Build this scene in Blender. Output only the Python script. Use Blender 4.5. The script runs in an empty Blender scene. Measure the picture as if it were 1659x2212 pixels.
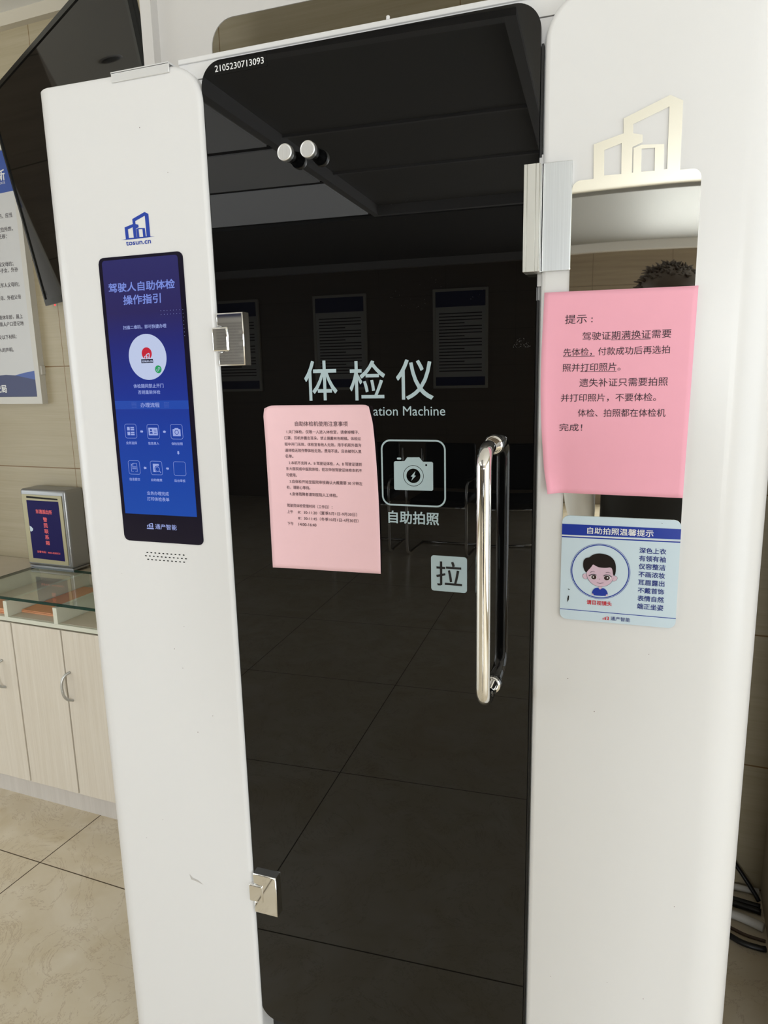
# -*- coding: utf-8 -*-
import bpy, bmesh, math, random
from math import sin, cos, pi, radians, sqrt
from mathutils import Vector, Matrix
from mathutils.geometry import tessellate_polygon

random.seed(7)
scene = bpy.context.scene
COL = scene.collection

# ------------------------------------------------------------------ camera
YAW, PITCH, ROLL = -0.339362468, -0.194951121, -0.0223402057
CAM = Vector((0.254237, -1.12, 1.567))
cd = bpy.data.cameras.new('camera')
cam = bpy.data.objects.new('camera', cd)
COL.objects.link(cam)
_f = Vector((sin(YAW) * cos(PITCH), cos(YAW) * cos(PITCH), sin(PITCH)))
_r = Vector((cos(YAW), -sin(YAW), 0))
_u = _r.cross(_f)
_r2 = _r * cos(ROLL) + _u * sin(ROLL)
_u2 = -_r * sin(ROLL) + _u * cos(ROLL)
cam.matrix_world = Matrix(((_r2.x, _u2.x, -_f.x, CAM.x), (_r2.y, _u2.y, -_f.y, CAM.y), (_r2.z, _u2.z, -_f.z, CAM.z), (0, 0, 0, 1)))
cd.sensor_fit = 'HORIZONTAL'
cd.sensor_width = 36.0
cd.lens = 1534.018 / 1659 * 36.0
cd.clip_start = 0.03
scene.camera = cam

# ------------------------------------------------------------------ view and light
scene.view_settings.view_transform = 'Standard'
scene.view_settings.look = 'None'
scene.view_settings.gamma = 1.0
scene.view_settings.use_curve_mapping = False
scene.view_settings.exposure = 0.06

ROOM_ROT = radians(-2.8)            # the room stands 2.8 degrees askew of the booth
RM = Matrix.Rotation(ROOM_ROT, 4, 'Z')

w = bpy.data.worlds.new('sky')
scene.world = w
w.use_nodes = True
w.node_tree.nodes['Background'].inputs['Color'].default_value = (0.86, 0.93, 1.0, 1)
w.node_tree.nodes['Background'].inputs['Strength'].default_value = 1.0


def area_light(name, loc, rot, sx, sy, power, color):
    l = bpy.data.lights.new(name, 'AREA')
    l.shape = 'RECTANGLE'
    l.size, l.size_y = sx, sy
    l.energy = power
    l.color = color
    o = bpy.data.objects.new(name, l)
    COL.objects.link(o)
    o.matrix_world = RM @ Matrix.Translation(Vector(loc)) @ Matrix.Rotation(rot[2], 4, 'Z') @ Matrix.Rotation(rot[1], 4, 'Y') @ Matrix.Rotation(rot[0], 4, 'X')
    return o


# daylight falling in through the glazing on the right, on the left and in the far corner
area_light('daylight_right', (3.14, -1.75, 1.22), (0, radians(90), 0), 2.2, 3.3, 44, (0.97, 0.965, 1.0))
area_light('daylight_left', (-5.64, -2.5, 1.35), (0, radians(-90), 0), 2.3, 4.0, 60, (0.97, 0.965, 1.0))
area_light('daylight_front', (1.75, -7.34, 1.28), (radians(90), 0, 0), 2.2, 2.2, 225, (0.97, 0.965, 1.0))

# ------------------------------------------------------------------ materials


def srgb(r, g, b):
    f = lambda c: (c / 255 / 12.92) if c / 255 <= 0.04045 else ((c / 255 + 0.055) / 1.055) ** 2.4
    return (f(r), f(g), f(b), 1)


def mat(name, col, rough=0.5, metal=0.0, spec=0.5, noise=0.0, nscale=8.0, bump=0.0, coat=0.0, detail=4):
    m = bpy.data.materials.new(name)
    m.use_nodes = True
    nt = m.node_tree
    b = nt.nodes['Principled BSDF']
    col = tuple(col) if len(col) == 4 else tuple(col) + (1,)
    b.inputs['Base Color'].default_value = col
    b.inputs['Roughness'].default_value = rough
    b.inputs['Metallic'].default_value = metal
    b.inputs['Specular IOR Level'].default_value = spec
    b.inputs['Coat Weight'].default_value = coat
    if noise or bump:
        tc = nt.nodes.new('ShaderNodeTexCoord')
        n = nt.nodes.new('ShaderNodeTexNoise')
        n.inputs['Scale'].default_value = nscale
        n.inputs['Detail'].default_value = detail
        nt.links.new(tc.outputs['Object'], n.inputs['Vector'])
        if noise:
            mx = nt.nodes.new('ShaderNodeMix')
            mx.data_type = 'RGBA'
            mx.inputs['A'].default_value = tuple(c * (1 - noise) for c in col[:3]) + (1,)
            mx.inputs['B'].default_value = tuple(min(1, c * (1 + noise)) for c in col[:3]) + (1,)
            nt.links.new(n.outputs['Fac'], mx.inputs['Factor'])
            nt.links.new(mx.outputs['Result'], b.inputs['Base Color'])
        if bump:
            bp = nt.nodes.new('ShaderNodeBump')
            bp.inputs['Strength'].default_value = bump
            bp.inputs['Distance'].default_value = 0.002
            nt.links.new(n.outputs['Fac'], bp.inputs['Height'])
            nt.links.new(bp.outputs['Normal'], b.inputs['Normal'])
    return m


def emit(name, col, strength=1.0):
    m = bpy.data.materials.new(name)
    m.use_nodes = True
    nt = m.node_tree
    b = nt.nodes['Principled BSDF']
    b.inputs['Base Color'].default_value = (0.01, 0.01, 0.015, 1)
    b.inputs['Roughness'].default_value = 0.15
    b.inputs['Emission Color'].default_value = tuple(col[:3]) + (1,)
    b.inputs['Emission Strength'].default_value = strength
    return m


class NT:
    """small helper for math chains in a node tree"""
    def __init__(s, m):
        s.nt = m.node_tree

    def n(s, t, **kw):
        nd = s.nt.nodes.new(t)
        for k, v in kw.items():
            setattr(nd, k, v)
        return nd

    def math(s, op, a, b=None):
        nd = s.n('ShaderNodeMath', operation=op)
        for i, v in enumerate((a, b)):
            if v is None:
                continue
            if isinstance(v, (int, float)):
                nd.inputs[i].default_value = v
            else:
                s.nt.links.new(v, nd.inputs[i])
        return nd.outputs[0]

    def mix(s, fac, a, b):
        nd = s.n('ShaderNodeMix', data_type='RGBA')
        for k, v in (('Factor', fac), ('A', a), ('B', b)):
            if isinstance(v, (tuple, float, int)):
                nd.inputs[k].default_value = v
            else:
                s.nt.links.new(v, nd.inputs[k])
        return nd.outputs['Result']

    def seam(s, coord, period, offset, width):
        """1 inside a joint of the given width that repeats every period"""
        t = s.math('SUBTRACT', coord, offset)
        t = s.math('DIVIDE', t, period)
        t = s.math('FRACT', t)
        t = s.math('SUBTRACT', t, 0.5)
        t = s.math('ABSOLUTE', t)
        return s.math('GREATER_THAN', t, 0.5 - width / period / 2)


def wood_tile(name, ca, cb, seamc, px, ox, pz, oz, wx, wz, axis='X', vert=False, rough=0.45, gscale=(1.2, 26)):
    """grained panel or wall tile with joints; axis is the horizontal running direction"""
    m = mat(name, ca, rough)
    h = NT(m)
    b = m.node_tree.nodes['Principled BSDF']
    tc = h.n('ShaderNodeTexCoord')
    mp = h.n('ShaderNodeMapping')
    sc = [gscale[0]] * 3
    sc[2] = gscale[1]
    if vert:
        sc = [gscale[1], gscale[1], gscale[0]]
    mp.inputs['Scale'].default_value = sc
    h.nt.links.new(tc.outputs['Object'], mp.inputs['Vector'])
    n1 = h.n('ShaderNodeTexNoise')
    n1.inputs['Scale'].default_value = 1.0
    n1.inputs['Detail'].default_value = 6
    n1.inputs['Roughness'].default_value = 0.6
    n1.inputs['Distortion'].default_value = 0.6
    h.nt.links.new(mp.outputs['Vector'], n1.inputs['Vector'])
    n2 = h.n('ShaderNodeTexNoise')
    n2.inputs['Scale'].default_value = 4.0
    n2.inputs['Detail'].default_value = 3
    h.nt.links.new(mp.outputs['Vector'], n2.inputs['Vector'])
    f = h.math('ADD', h.math('MULTIPLY', n1.outputs['Fac'], 0.7), h.math('MULTIPLY', n2.outputs['Fac'], 0.3))
    f = h.math('MULTIPLY', h.math('SUBTRACT', f, 0.33), 3.0)
    fc = h.n('ShaderNodeClamp')
    h.nt.links.new(f, fc.inputs['Value'])
    col = h.mix(fc.outputs[0], ca, cb)
    if px:
        sp = h.n('ShaderNodeSeparateXYZ')
        h.nt.links.new(tc.outputs['Object'], sp.inputs[0])
        s1 = h.seam(sp.outputs[axis], px, ox, wx)
        s2 = h.seam(sp.outputs['Z'], pz, oz, wz)
        col = h.mix(h.math('MAXIMUM', s1, s2), col, seamc)
    h.nt.links.new(col, b.inputs['Base Color'])
    return m


def floor_mat():
    m = mat('beige_marble_tile', (0.6, 0.5, 0.35), 0.16, spec=0.5)
    h = NT(m)
    b = m.node_tree.nodes['Principled BSDF']
    tc = h.n('ShaderNodeTexCoord')
    n1 = h.n('ShaderNodeTexNoise')
    n1.inputs['Scale'].default_value = 5
    n1.inputs['Detail'].default_value = 8
    n1.inputs['Distortion'].default_value = 1.2
    h.nt.links.new(tc.outputs['Object'], n1.inputs['Vector'])
    n2 = h.n('ShaderNodeTexNoise')
    n2.inputs['Scale'].default_value = 3.2
    n2.inputs['Detail'].default_value = 9
    n2.inputs['Roughness'].default_value = 0.7
    n2.inputs['Distortion'].default_value = 2.5
    h.nt.links.new(tc.outputs['Object'], n2.inputs['Vector'])
    v = h.math('ABSOLUTE', h.math('SUBTRACT', n2.outputs['Fac'], 0.5))
    v = h.math('LESS_THAN', v, 0.006)
    cr = h.n('ShaderNodeValToRGB')
    cr.color_ramp.elements[0].position = 0.3
    cr.color_ramp.elements[0].color = (0.70, 0.60, 0.43, 1)
    cr.color_ramp.elements[1].position = 0.72
    cr.color_ramp.elements[1].color = (0.82, 0.74, 0.60, 1)
    h.nt.links.new(n1.outputs['Fac'], cr.inputs['Fac'])
    col = h.mix(h.math('MULTIPLY', v, 0.35), cr.outputs['Color'], (0.33, 0.2, 0.11, 1))
    sp = h.n('ShaderNodeSeparateXYZ')
    h.nt.links.new(tc.outputs['Object'], sp.inputs[0])
    s1 = h.seam(sp.outputs['X'], 0.825, -1.557, 0.004)
    s2 = h.seam(sp.outputs['Y'], 0.8275, 0.383, 0.004)
    s = h.math('MAXIMUM', s1, s2)
    col = h.mix(s, col, (0.09, 0.06, 0.03, 1))
    h.nt.links.new(col, b.inputs['Base Color'])
    h.nt.links.new(h.math('ADD', h.math('MULTIPLY', s, 0.5), 0.16), b.inputs['Roughness'])
    return m


def brushed(name, col, rough=0.35):
    m = mat(name, col, rough, 1.0)
    h = NT(m)
    b = m.node_tree.nodes['Principled BSDF']
    tc = h.n('ShaderNodeTexCoord')
    mp = h.n('ShaderNodeMapping')
    mp.inputs['Scale'].default_value = (1500, 1500, 6)
    h.nt.links.new(tc.outputs['Object'], mp.inputs['Vector'])
    n1 = h.n('ShaderNodeTexNoise')
    n1.inputs['Scale'].default_value = 1.0
    n1.inputs['Detail'].default_value = 3
    h.nt.links.new(mp.outputs['Vector'], n1.inputs['Vector'])
    h.nt.links.new(h.mix(n1.outputs['Fac'], tuple(c * 0.82 for c in col[:3]) + (1,), tuple(min(1, c * 1.15) for c in col[:3]) + (1,)), b.inputs['Base Color'])
    return m


def clear_glass(name, tint, edge=False, refl=1.0):
    m = bpy.data.materials.new(name)
    m.use_nodes = True
    nt = m.node_tree
    nt.nodes.remove(nt.nodes['Principled BSDF'])
    out = nt.nodes['Material Output']
    tr = nt.nodes.new('ShaderNodeBsdfTransparent')
    tr.inputs['Color'].default_value = tuple(tint) + (1,)
    gl = nt.nodes.new('ShaderNodeBsdfGlossy')
    gl.inputs['Roughness'].default_value = 0.01
    fr = nt.nodes.new('ShaderNodeFresnel')
    fr.inputs['IOR'].default_value = 1.5
    mu = nt.nodes.new('ShaderNodeMath')
    mu.operation = 'MULTIPLY'
    mu.inputs[1].default_value = refl
    # only the outward side of the sheet mirrors: the straight-through ray inside would never be trapped in a real pane
    ge = nt.nodes.new('ShaderNodeNewGeometry')
    fb = nt.nodes.new('ShaderNodeMath')
    fb.operation = 'SUBTRACT'
    fb.inputs[0].default_value = 1.0
    nt.links.new(ge.outputs['Backfacing'], fb.inputs[1])
    mf = nt.nodes.new('ShaderNodeMath')
    mf.operation = 'MULTIPLY'
    nt.links.new(fr.outputs[0], mf.inputs[0])
    nt.links.new(fb.outputs[0], mf.inputs[1])
    nt.links.new(mf.outputs[0], mu.inputs[0])
    mx = nt.nodes.new('ShaderNodeMixShader')
    nt.links.new(mu.outputs[0], mx.inputs[0])
    nt.links.new(tr.outputs[0], mx.inputs[1])
    nt.links.new(gl.outputs[0], mx.inputs[2])
    nt.links.new(mx.outputs[0], out.inputs['Surface'])
    return m


def display_mat():
    m = emit('screen_backlight', (0.02, 0.05, 0.3), 1.0)
    h = NT(m)
    b = m.node_tree.nodes['Principled BSDF']
    tc = h.n('ShaderNodeTexCoord')
    sp = h.n('ShaderNodeSeparateXYZ')
    h.nt.links.new(tc.outputs['Generated'], sp.inputs[0])
    cr = h.n('ShaderNodeValToRGB')
    e = cr.color_ramp.elements
    e[0].position, e[0].color = 0.0, srgb(20, 74, 172)
    e[1].position, e[1].color = 1.0, srgb(44, 42, 100)
    for p, c in ((0.35, (22, 60, 160)), (0.5, (24, 48, 145)), (0.68, (32, 38, 118)), (0.8, (42, 36, 92))):
        k = e.new(p)
        k.color = srgb(*c)
    h.nt.links.new(sp.outputs['Z'], cr.inputs['Fac'])
    h.nt.links.new(cr.outputs['Color'], b.inputs['Emission Color'])
    b.inputs['Emission Strength'].default_value = 0.85
    b.inputs['Specular IOR Level'].default_value = 0.15
    return m


M = {}
M['paint'] = mat('white_powder_coat', (0.775, 0.77, 0.77), 0.30, noise=0.012, nscale=3)
M['paint_in'] = mat('white_inner_panel', (0.66, 0.64, 0.62), 0.5)
M['black_glass'] = mat('black_mirror_glass', (0.0022, 0.0022, 0.0024), 0.0, spec=0.5)
M['black_plinth'] = mat('black_speckled_plinth', (0.01, 0.01, 0.01), 0.25, noise=0.9, nscale=180)
M['rubber'] = mat('black_rubber', (0.008, 0.008, 0.009), 0.45)
M['gap'] = mat('dark_interior', (0.004, 0.004, 0.004), 0.8)
M['chrome'] = mat('polished_chrome', (0.88, 0.87, 0.85), 0.035, 1.0)
M['steel'] = mat('polished_steel_plate', (0.86, 0.85, 0.78), 0.015, 1.0, bump=0.5, nscale=4.5, detail=0)
M['alu'] = brushed('brushed_aluminium', (0.72, 0.745, 0.76), 0.34)
M['alucap'] = brushed('brushed_knob_cap', (0.97, 0.97, 0.96), 0.4)
M['alu2'] = mat('satin_anodised_aluminium', (0.66, 0.655, 0.61), 0.42, 1.0)
M['capmetal'] = mat('galvanised_sheet', (0.74, 0.74, 0.74), 0.4, 0.3)
M['letter'] = mat('pale_silver_lettering', srgb(178, 198, 205), 0.4)
M['darkletter'] = mat('dark_lettering', (0.008, 0.008, 0.01), 0.4)
M['white_ink'] = mat('white_ink', (0.85, 0.85, 0.85), 0.5)
M['label_film'] = mat('clear_label_film', (0.0032, 0.0032, 0.0034), 0.05)
M['blue_ink'] = mat('blue_ink', srgb(18, 58, 165), 0.45)
M['sign_blue'] = mat('sign_blue', srgb(12, 50, 160), 0.35)
M['sign_bg'] = mat('pale_blue_sign_face', srgb(206, 224, 236), 0.35)
M['sign_navy'] = mat('sign_navy_text', srgb(22, 44, 130), 0.4)
M['red_ink'] = mat('red_ink', srgb(205, 30, 50), 0.4)
M['hair_ink'] = mat('cartoon_hair', srgb(30, 21, 18), 0.6, spec=0.2)
M['skin_ink'] = mat('cartoon_skin', srgb(216, 186, 204), 0.4)
M['iris_ink'] = mat('cartoon_iris', srgb(50, 20, 22), 0.4)
M['line_ink'] = mat('cartoon_outline', srgb(60, 44, 60), 0.4)
M['pink'] = mat('pink_copy_paper', (0.95, 0.44, 0.56), 0.75, noise=0.02, nscale=30, bump=0.3)
M['pink2'] = mat('pale_pink_copy_paper', (0.95, 0.62, 0.67), 0.75, noise=0.02, nscale=30, bump=0.3)
M['dent'] = mat('dent_shading', (0.52, 0.50, 0.48), 0.6)  # shading of the dent, put into the colour
M['ink'] = mat('black_print', (0.035, 0.02, 0.03), 0.7)
M['ink_grey'] = mat('grey_print', (0.12, 0.06, 0.07), 0.7)
M['bezel'] = mat('screen_bezel', (0.010, 0.008, 0.02), 0.15, spec=0.3)
M['display'] = display_mat()
M['disp_band'] = emit('screen_band', srgb(27, 72, 172), 0.85)
M['disp_text'] = emit('screen_text_light', srgb(165, 180, 240), 0.8)
M['disp_title'] = emit('screen_title_light', srgb(120, 140, 220), 0.9)
M['disp_disc'] = emit('screen_white_disc', srgb(196, 208, 238), 0.85)
M['disp_red'] = emit('screen_red', srgb(200, 25, 50), 0.85)
M['disp_dark'] = emit('screen_dark', srgb(20, 22, 46), 0.8)
M['disp_green'] = emit('screen_green', srgb(34, 160, 90), 0.85)
M['wall'] = wood_tile('beige_wall_tile', (0.395, 0.335, 0.215, 1), (0.46, 0.40, 0.28, 1), (0.20, 0.115, 0.035, 1), 0.8, -1.908, 0.402, 0.0075, 0.0026, 0.0045, gscale=(1.6, 48))
M['wall_y'] = wood_tile('beige_wall_tile_side', (0.50, 0.42, 0.29, 1), (0.62, 0.54, 0.40, 1), (0.24, 0.14, 0.05, 1), 0.8, 0.1, 0.402, 0.0075, 0.004, 0.005, axis='Y')
M['wall_far'] = wood_tile('darkened_wall_tile', (0.16, 0.125, 0.09, 1), (0.21, 0.17, 0.125, 1), (0.06, 0.04, 0.02, 1), 0.8, 0.1, 0.402, 0.0075, 0.004, 0.005)  # beige tile made darker in colour for the dimly lit far wall
M['floor'] = floor_mat()
M['ceiling'] = mat('ceiling_white', (0.84, 0.83, 0.80), 0.7)
M['ceil_grey'] = mat('ceiling_grey_panel', (0.36, 0.36, 0.355), 0.5)
M['ceil_far'] = mat('ceiling_far_grey', (0.165, 0.163, 0.16), 0.6)  # far part of the ceiling, a darker grey than the rest
M['ceil_trim'] = mat('ceiling_grey_trim', (0.52, 0.52, 0.54), 0.4)
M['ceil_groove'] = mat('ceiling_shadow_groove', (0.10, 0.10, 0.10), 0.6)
for k_, e_ in enumerate((0.48, 0.42, 0.95)):
    M['lamp%d' % k_] = emit('ceiling_lamp_diffuser_%d' % k_, (0.93, 0.97, 1.0), e_)
    M['lamp%d' % k_].node_tree.nodes['Principled BSDF'].inputs['Base Color'].default_value = (0.8, 0.8, 0.8, 1)
    M['lamp%d' % k_].node_tree.nodes['Principled BSDF'].inputs['Roughness'].default_value = 0.5
M['cornice'] = mat('cornice_cream', (0.62, 0.57, 0.47), 0.6)
M['cabwood'] = wood_tile('pale_wood_laminate', (0.68, 0.61, 0.51, 1), (0.78, 0.72, 0.63, 1), (0, 0, 0, 1), 0, 0, 0, 0, 0, 0, vert=True, gscale=(1.5, 60), rough=0.4)
M['cabwood_h'] = wood_tile('pale_wood_laminate_flat', (0.60, 0.53, 0.42, 1), (0.68, 0.61, 0.50, 1), (0, 0, 0, 1), 0, 0, 0, 0, 0, 0, gscale=(3, 30), rough=0.4)
M['cabedge'] = mat('pale_edge_band', (0.70, 0.71, 0.60), 0.4)
M['toe'] = wood_tile('toe_board_laminate', (0.60, 0.56, 0.52, 1), (0.68, 0.64, 0.60, 1), (0, 0, 0, 1), 0, 0, 0, 0, 0, 0, vert=True, gscale=(1.5, 40), rough=0.5)
M['pull'] = mat('satin_nickel', (0.55, 0.55, 0.53), 0.35, 0.8)
M['glasstop'] = clear_glass('clear_counter_glass', (0.95, 0.975, 0.955))
M['glassedge'] = mat('green_glass_edge', (0.004, 0.032, 0.020), 0.2, spec=0.15)
M['pane'] = clear_glass('window_glass', (0.97, 0.99, 0.98), refl=0.6)
M['orange'] = mat('orange_kraft_paper', (0.74, 0.36, 0.19), 0.7, noise=0.08, nscale=20)
M['boxgrey'] = mat('satin_grey_steel', (0.33, 0.335, 0.34), 0.36, 0.7)
M['boxbeige'] = mat('beige_box_front', (0.42, 0.38, 0.23), 0.4, 0.2)
M['navy'] = mat('navy_print', srgb(30, 26, 88), 0.6, spec=0.15)
M['coral'] = mat('coral_print', srgb(236, 98, 106), 0.5)
M['tvblack'] = mat('tv_glossy_black', (0.004, 0.004, 0.004), 0.03)
M['tvframe'] = mat('tv_frame_black', (0.012, 0.014, 0.014), 0.15)
M['led'] = emit('red_standby_light', (1, 0.02, 0.03), 3.0)
M['frame'] = mat('poster_frame_white', (0.62, 0.60, 0.55), 0.4)
M['sheet'] = mat('poster_sheet', (0.62, 0.62, 0.62), 0.4)
M['poster_navy'] = mat('poster_navy', srgb(22, 34, 92), 0.4)
M['poster_blue'] = mat('poster_blue', srgb(50, 80, 160), 0.4)
M['blackplastic'] = mat('black_plastic', (0.01, 0.01, 0.011), 0.4)
M['pvc'] = mat('white_pvc', (0.72, 0.70, 0.66), 0.4)
M['browncable'] = mat('brown_cable_sheath', (0.10, 0.06, 0.04), 0.5)
M['skin'] = mat('skin', (0.52, 0.30, 0.21), 0.5, noise=0.05)
M['hair'] = mat('dark_brown_hair', (0.03, 0.018, 0.012), 0.6)
M['vest'] = mat('black_vest', (0.006, 0.006, 0.007), 0.8)
M['shirt'] = mat('white_cotton', (0.86, 0.86, 0.88), 0.8, bump=1.0, nscale=22)
M['trousers'] = mat('dark_trousers', (0.012, 0.013, 0.018), 0.8)
M['scratch'] = mat('pale_scratches', (0.10, 0.10, 0.10), 0.7)
M['chair_black'] = mat('black_chair_leather', (0.006, 0.006, 0.006), 0.45)
M['eye'] = mat('eye_white', (0.8, 0.8, 0.8), 0.2)
M['lip'] = mat('lips', (0.45, 0.18, 0.15), 0.5)
M['cabdark'] = mat('beige_side_panel', (0.42, 0.36, 0.27), 0.5)

# ------------------------------------------------------------------ mesh building


class MB:
    """collects shapes and links them as one mesh object"""

    def __init__(s):
        s.bm = bmesh.new()

    def faces(s, verts, faces, smooth=False):
        vs = [s.bm.verts.new(v) for v in verts]
        out = []
        for f in faces:
            try:
                fc = s.bm.faces.new([vs[i] for i in f])
                fc.smooth = smooth
                out.append(fc)
            except ValueError:
                pass
        return out

    def box(s, x0, x1, y0, y1, z0, z1, bev=0.0, seg=2):
        v = [(x, y, z) for x in (x0, x1) for y in (y0, y1) for z in (z0, z1)]
        fs = s.faces(v, [(0, 1, 3, 2), (4, 6, 7, 5), (0, 4, 5, 1), (2, 3, 7, 6), (0, 2, 6, 4), (1, 5, 7, 3)])
        if bev:
            es = list({e for f in fs for e in f.edges})
            r = bmesh.ops.bevel(s.bm, geom=es, offset=bev, segments=seg, profile=0.5, affect='EDGES')
            for f in r['faces']:
                f.smooth = True
        return s

    def prism(s, poly, y0, y1, axis='Y', bev=0.0, seg=3, only_front=True, mapf=None):
        """polygon in (x,z) pushed from y0 (front) to y1"""
        n = len(poly)
        if axis == 'Y':
            f0 = [(p[0], y0, p[1]) for p in poly]
            f1 = [(p[0], y1, p[1]) for p in poly]
        elif axis == 'Z':
            f0 = [(p[0], p[1], y0) for p in poly]
            f1 = [(p[0], p[1], y1) for p in poly]
        else:
            f0 = [(y0, p[0], p[1]) for p in poly]
            f1 = [(y1, p[0], p[1]) for p in poly]
        fs = s.faces(f0 + f1, [tuple(range(n)), tuple(range(2 * n - 1, n - 1, -1))] + [(i, i + n, (i + 1) % n + n, (i + 1) % n) for i in range(n)])
        if bev:
            es = list(fs[0].edges) if only_front else list(fs[0].edges) + list(fs[1].edges)
            r = bmesh.ops.bevel(s.bm, geom=es, offset=bev, segments=seg, profile=0.5, affect='EDGES')
            for f in r['faces']:
                f.smooth = True
        return s

    def ring_prism(s, outer, inner, y0, y1):
        """frame between two loops of equal length, in (x,z)"""
        n = len(outer)
        v = [(p[0], y, p[1]) for y in (y0, y1) for L in (outer, inner) for p in L]
        fs = []
        for i in range(n):
            j = (i + 1) % n
            fs += [(i, j, n + j, n + i), (2 * n + i, 3 * n + i, 3 * n + j, 2 * n + j), (i, 2 * n + i, 2 * n + j, j), (n + i, n + j, 3 * n + j, 3 * n + i)]
        s.faces(v, fs)
        return s

    def tube(s, path, r, seg=12, cap=True, closed=False):
        path = [Vector(p) for p in path]
        rs = r if isinstance(r, (list, tuple)) else [r] * len(path)
        rings = []
        t0 = (path[1] - path[0]).normalized()
        ref = Vector((0, 0, 1)) if abs(t0.z) < 0.9 else Vector((0, 1, 0))
        nrm = t0.cross(ref).normalized()
        for i, p in enumerate(path):
            a = path[i + 1] - p if i + 1 < len(path) else p - path[i - 1]
            b = p - path[i - 1] if i else a
            t = (a.normalized() + b.normalized()).normalized()
            nrm = (nrm - t * nrm.dot(t)).normalized()
            bn = t.cross(nrm)
            rings.append([s.bm.verts.new(p + (nrm * cos(2 * pi * k / seg) + bn * sin(2 * pi * k / seg)) * rs[i]) for k in range(seg)])
        for A, B in zip(rings, rings[1:]):
            for k in range(seg):
                f = s.bm.faces.new((A[k], A[(k + 1) % seg], B[(k + 1) % seg], B[k]))
                f.smooth = True
        if cap:
            s.bm.faces.new(rings[0][::-1])
            s.bm.faces.new(rings[-1])
        return s

    def lathe(s, prof, c, axis=(0, -1, 0), seg=28):
        """profile of (radius, height along axis)"""
        ax = Vector(axis).normalized()
        ref = Vector((0, 0, 1)) if abs(ax.z) < 0.9 else Vector((1, 0, 0))
        u = ax.cross(ref).normalized()
        v = ax.cross(u)
        c = Vector(c)
        rings = [[s.bm.verts.new(c + ax * h + (u * cos(2 * pi * k / seg) + v * sin(2 * pi * k / seg)) * max(r, 1e-5)) for k in range(seg)] for r, h in prof]
        for A, B in zip(rings, rings[1:]):
            for k in range(seg):
                f = s.bm.faces.new((A[k], A[(k + 1) % seg], B[(k + 1) % seg], B[k]))
                f.smooth = True
        s.bm.faces.new(rings[0])
        s.bm.faces.new(rings[-1][::-1])
        return s

    def ellipsoid(s, c, r, seg=18, rings=12):
        m = Matrix.Translation(Vector(c)) @ Matrix.Diagonal((r[0], r[1], r[2], 1))
        q = bmesh.ops.create_uvsphere(s.bm, u_segments=seg, v_segments=rings, radius=1.0, matrix=m)
        for vtx in q['verts']:
            for f in vtx.link_faces:
                f.smooth = True
        return s

    def poly(s, loops, fn):
        """flat printed shape: outer loop and holes in (x,z), laid on a surface by fn"""
        ls = [[Vector((p[0], p[1], 0)) for p in L] for L in loops]
        tri = tessellate_polygon(ls)
        flat = [p for L in loops for p in L]
        s.faces([fn(p[0], p[1]) for p in flat], [tuple(t) for t in tri])
        return s

    def text(s, body, x0, x1, z0, z1, fn, bold=0.0):
        vs, fs = glyphs(body)
        ax, bx = min(v[0] for v in vs), max(v[0] for v in vs)
        az, bz = min(v[1] for v in vs), max(v[1] for v in vs)
        e = abs(bold) * (z1 - z0)
        if bold <= 0:
            offs = [(0, 0)]
        else:
            offs = [(e, e), (-e, e), (e, -e), (-e, -e)]
            x0, x1, z0, z1 = x0 + e, x1 - e, z0 + e, z1 - e
        # heavier weights are the same strokes laid down with small shifts
        for k, (ox, oz) in enumerate(offs):
            fk = (lambda f_, d_: (lambda x, z: (f_(x, z)[0], f_(x, z)[1] - d_, f_(x, z)[2])))(fn, k * 4e-5)
            s.faces([fk(x0 + ox + (v[0] - ax) / (bx - ax) * (x1 - x0), z0 + oz + (v[1] - az) / (bz - az) * (z1 - z0)) for v in vs], fs)
        return s

    def text_h(s, body, xr, z, size, fn, bold=0.0):
        """text of a given size, ending at xr on baseline z"""
        vs, fs = glyphs(body)
        bx = max(v[0] for v in vs)
        e = bold * size
        for k, (ox, oz) in enumerate([(e, e), (-e, e), (e, -e), (-e, -e)] if bold else [(0, 0)]):
            fk = (lambda f_, d_: (lambda x, z: (f_(x, z)[0], f_(x, z)[1] - d_, f_(x, z)[2])))(fn, k * 4e-5)
            s.faces([fk(xr + ox + (v[0] - bx) * size, z + oz + v[1] * size) for v in vs], fs)
        return s

    def build(s, name, m, parent=None, org=(0, 0, 0), room=False, smooth=None):
        bmesh.ops.recalc_face_normals(s.bm, faces=s.bm.faces[:])
        o3 = Vector(org)
        for v in s.bm.verts:
            v.co -= o3
        me = bpy.data.meshes.new(name)
        s.bm.to_mesh(me)
        s.bm.free()
        me.materials.append(m)
        o = bpy.data.objects.new(name, me)
        COL.objects.link(o)
        if parent is not None:
            o.parent = parent
        else:
            o.location = (RM @ o3) if room else o3
            if room:
                o.rotation_euler = (0, 0, ROOM_ROT)
        return o


_gl = {}


def glyphs(body, bold=0.0):
    key = (body, bold)
    if key not in _gl:
        cu = bpy.data.curves.new('glyphs', 'FONT')
        cu.body = body
        cu.size = 1.0
        cu.resolution_u = 3
        cu.offset = bold
        o = bpy.data.objects.new('glyphs', cu)
        COL.objects.link(o)
        dg = bpy.context.evaluated_depsgraph_get()
        ev = o.evaluated_get(dg)
        me = ev.to_mesh()
        _gl[key] = ([(v.co.x, v.co.y) for v in me.vertices], [tuple(p.vertices) for p in me.polygons])
        ev.to_mesh_clear()
        bpy.data.objects.remove(o)
        bpy.data.curves.remove(cu)
    return _gl[key]


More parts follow.
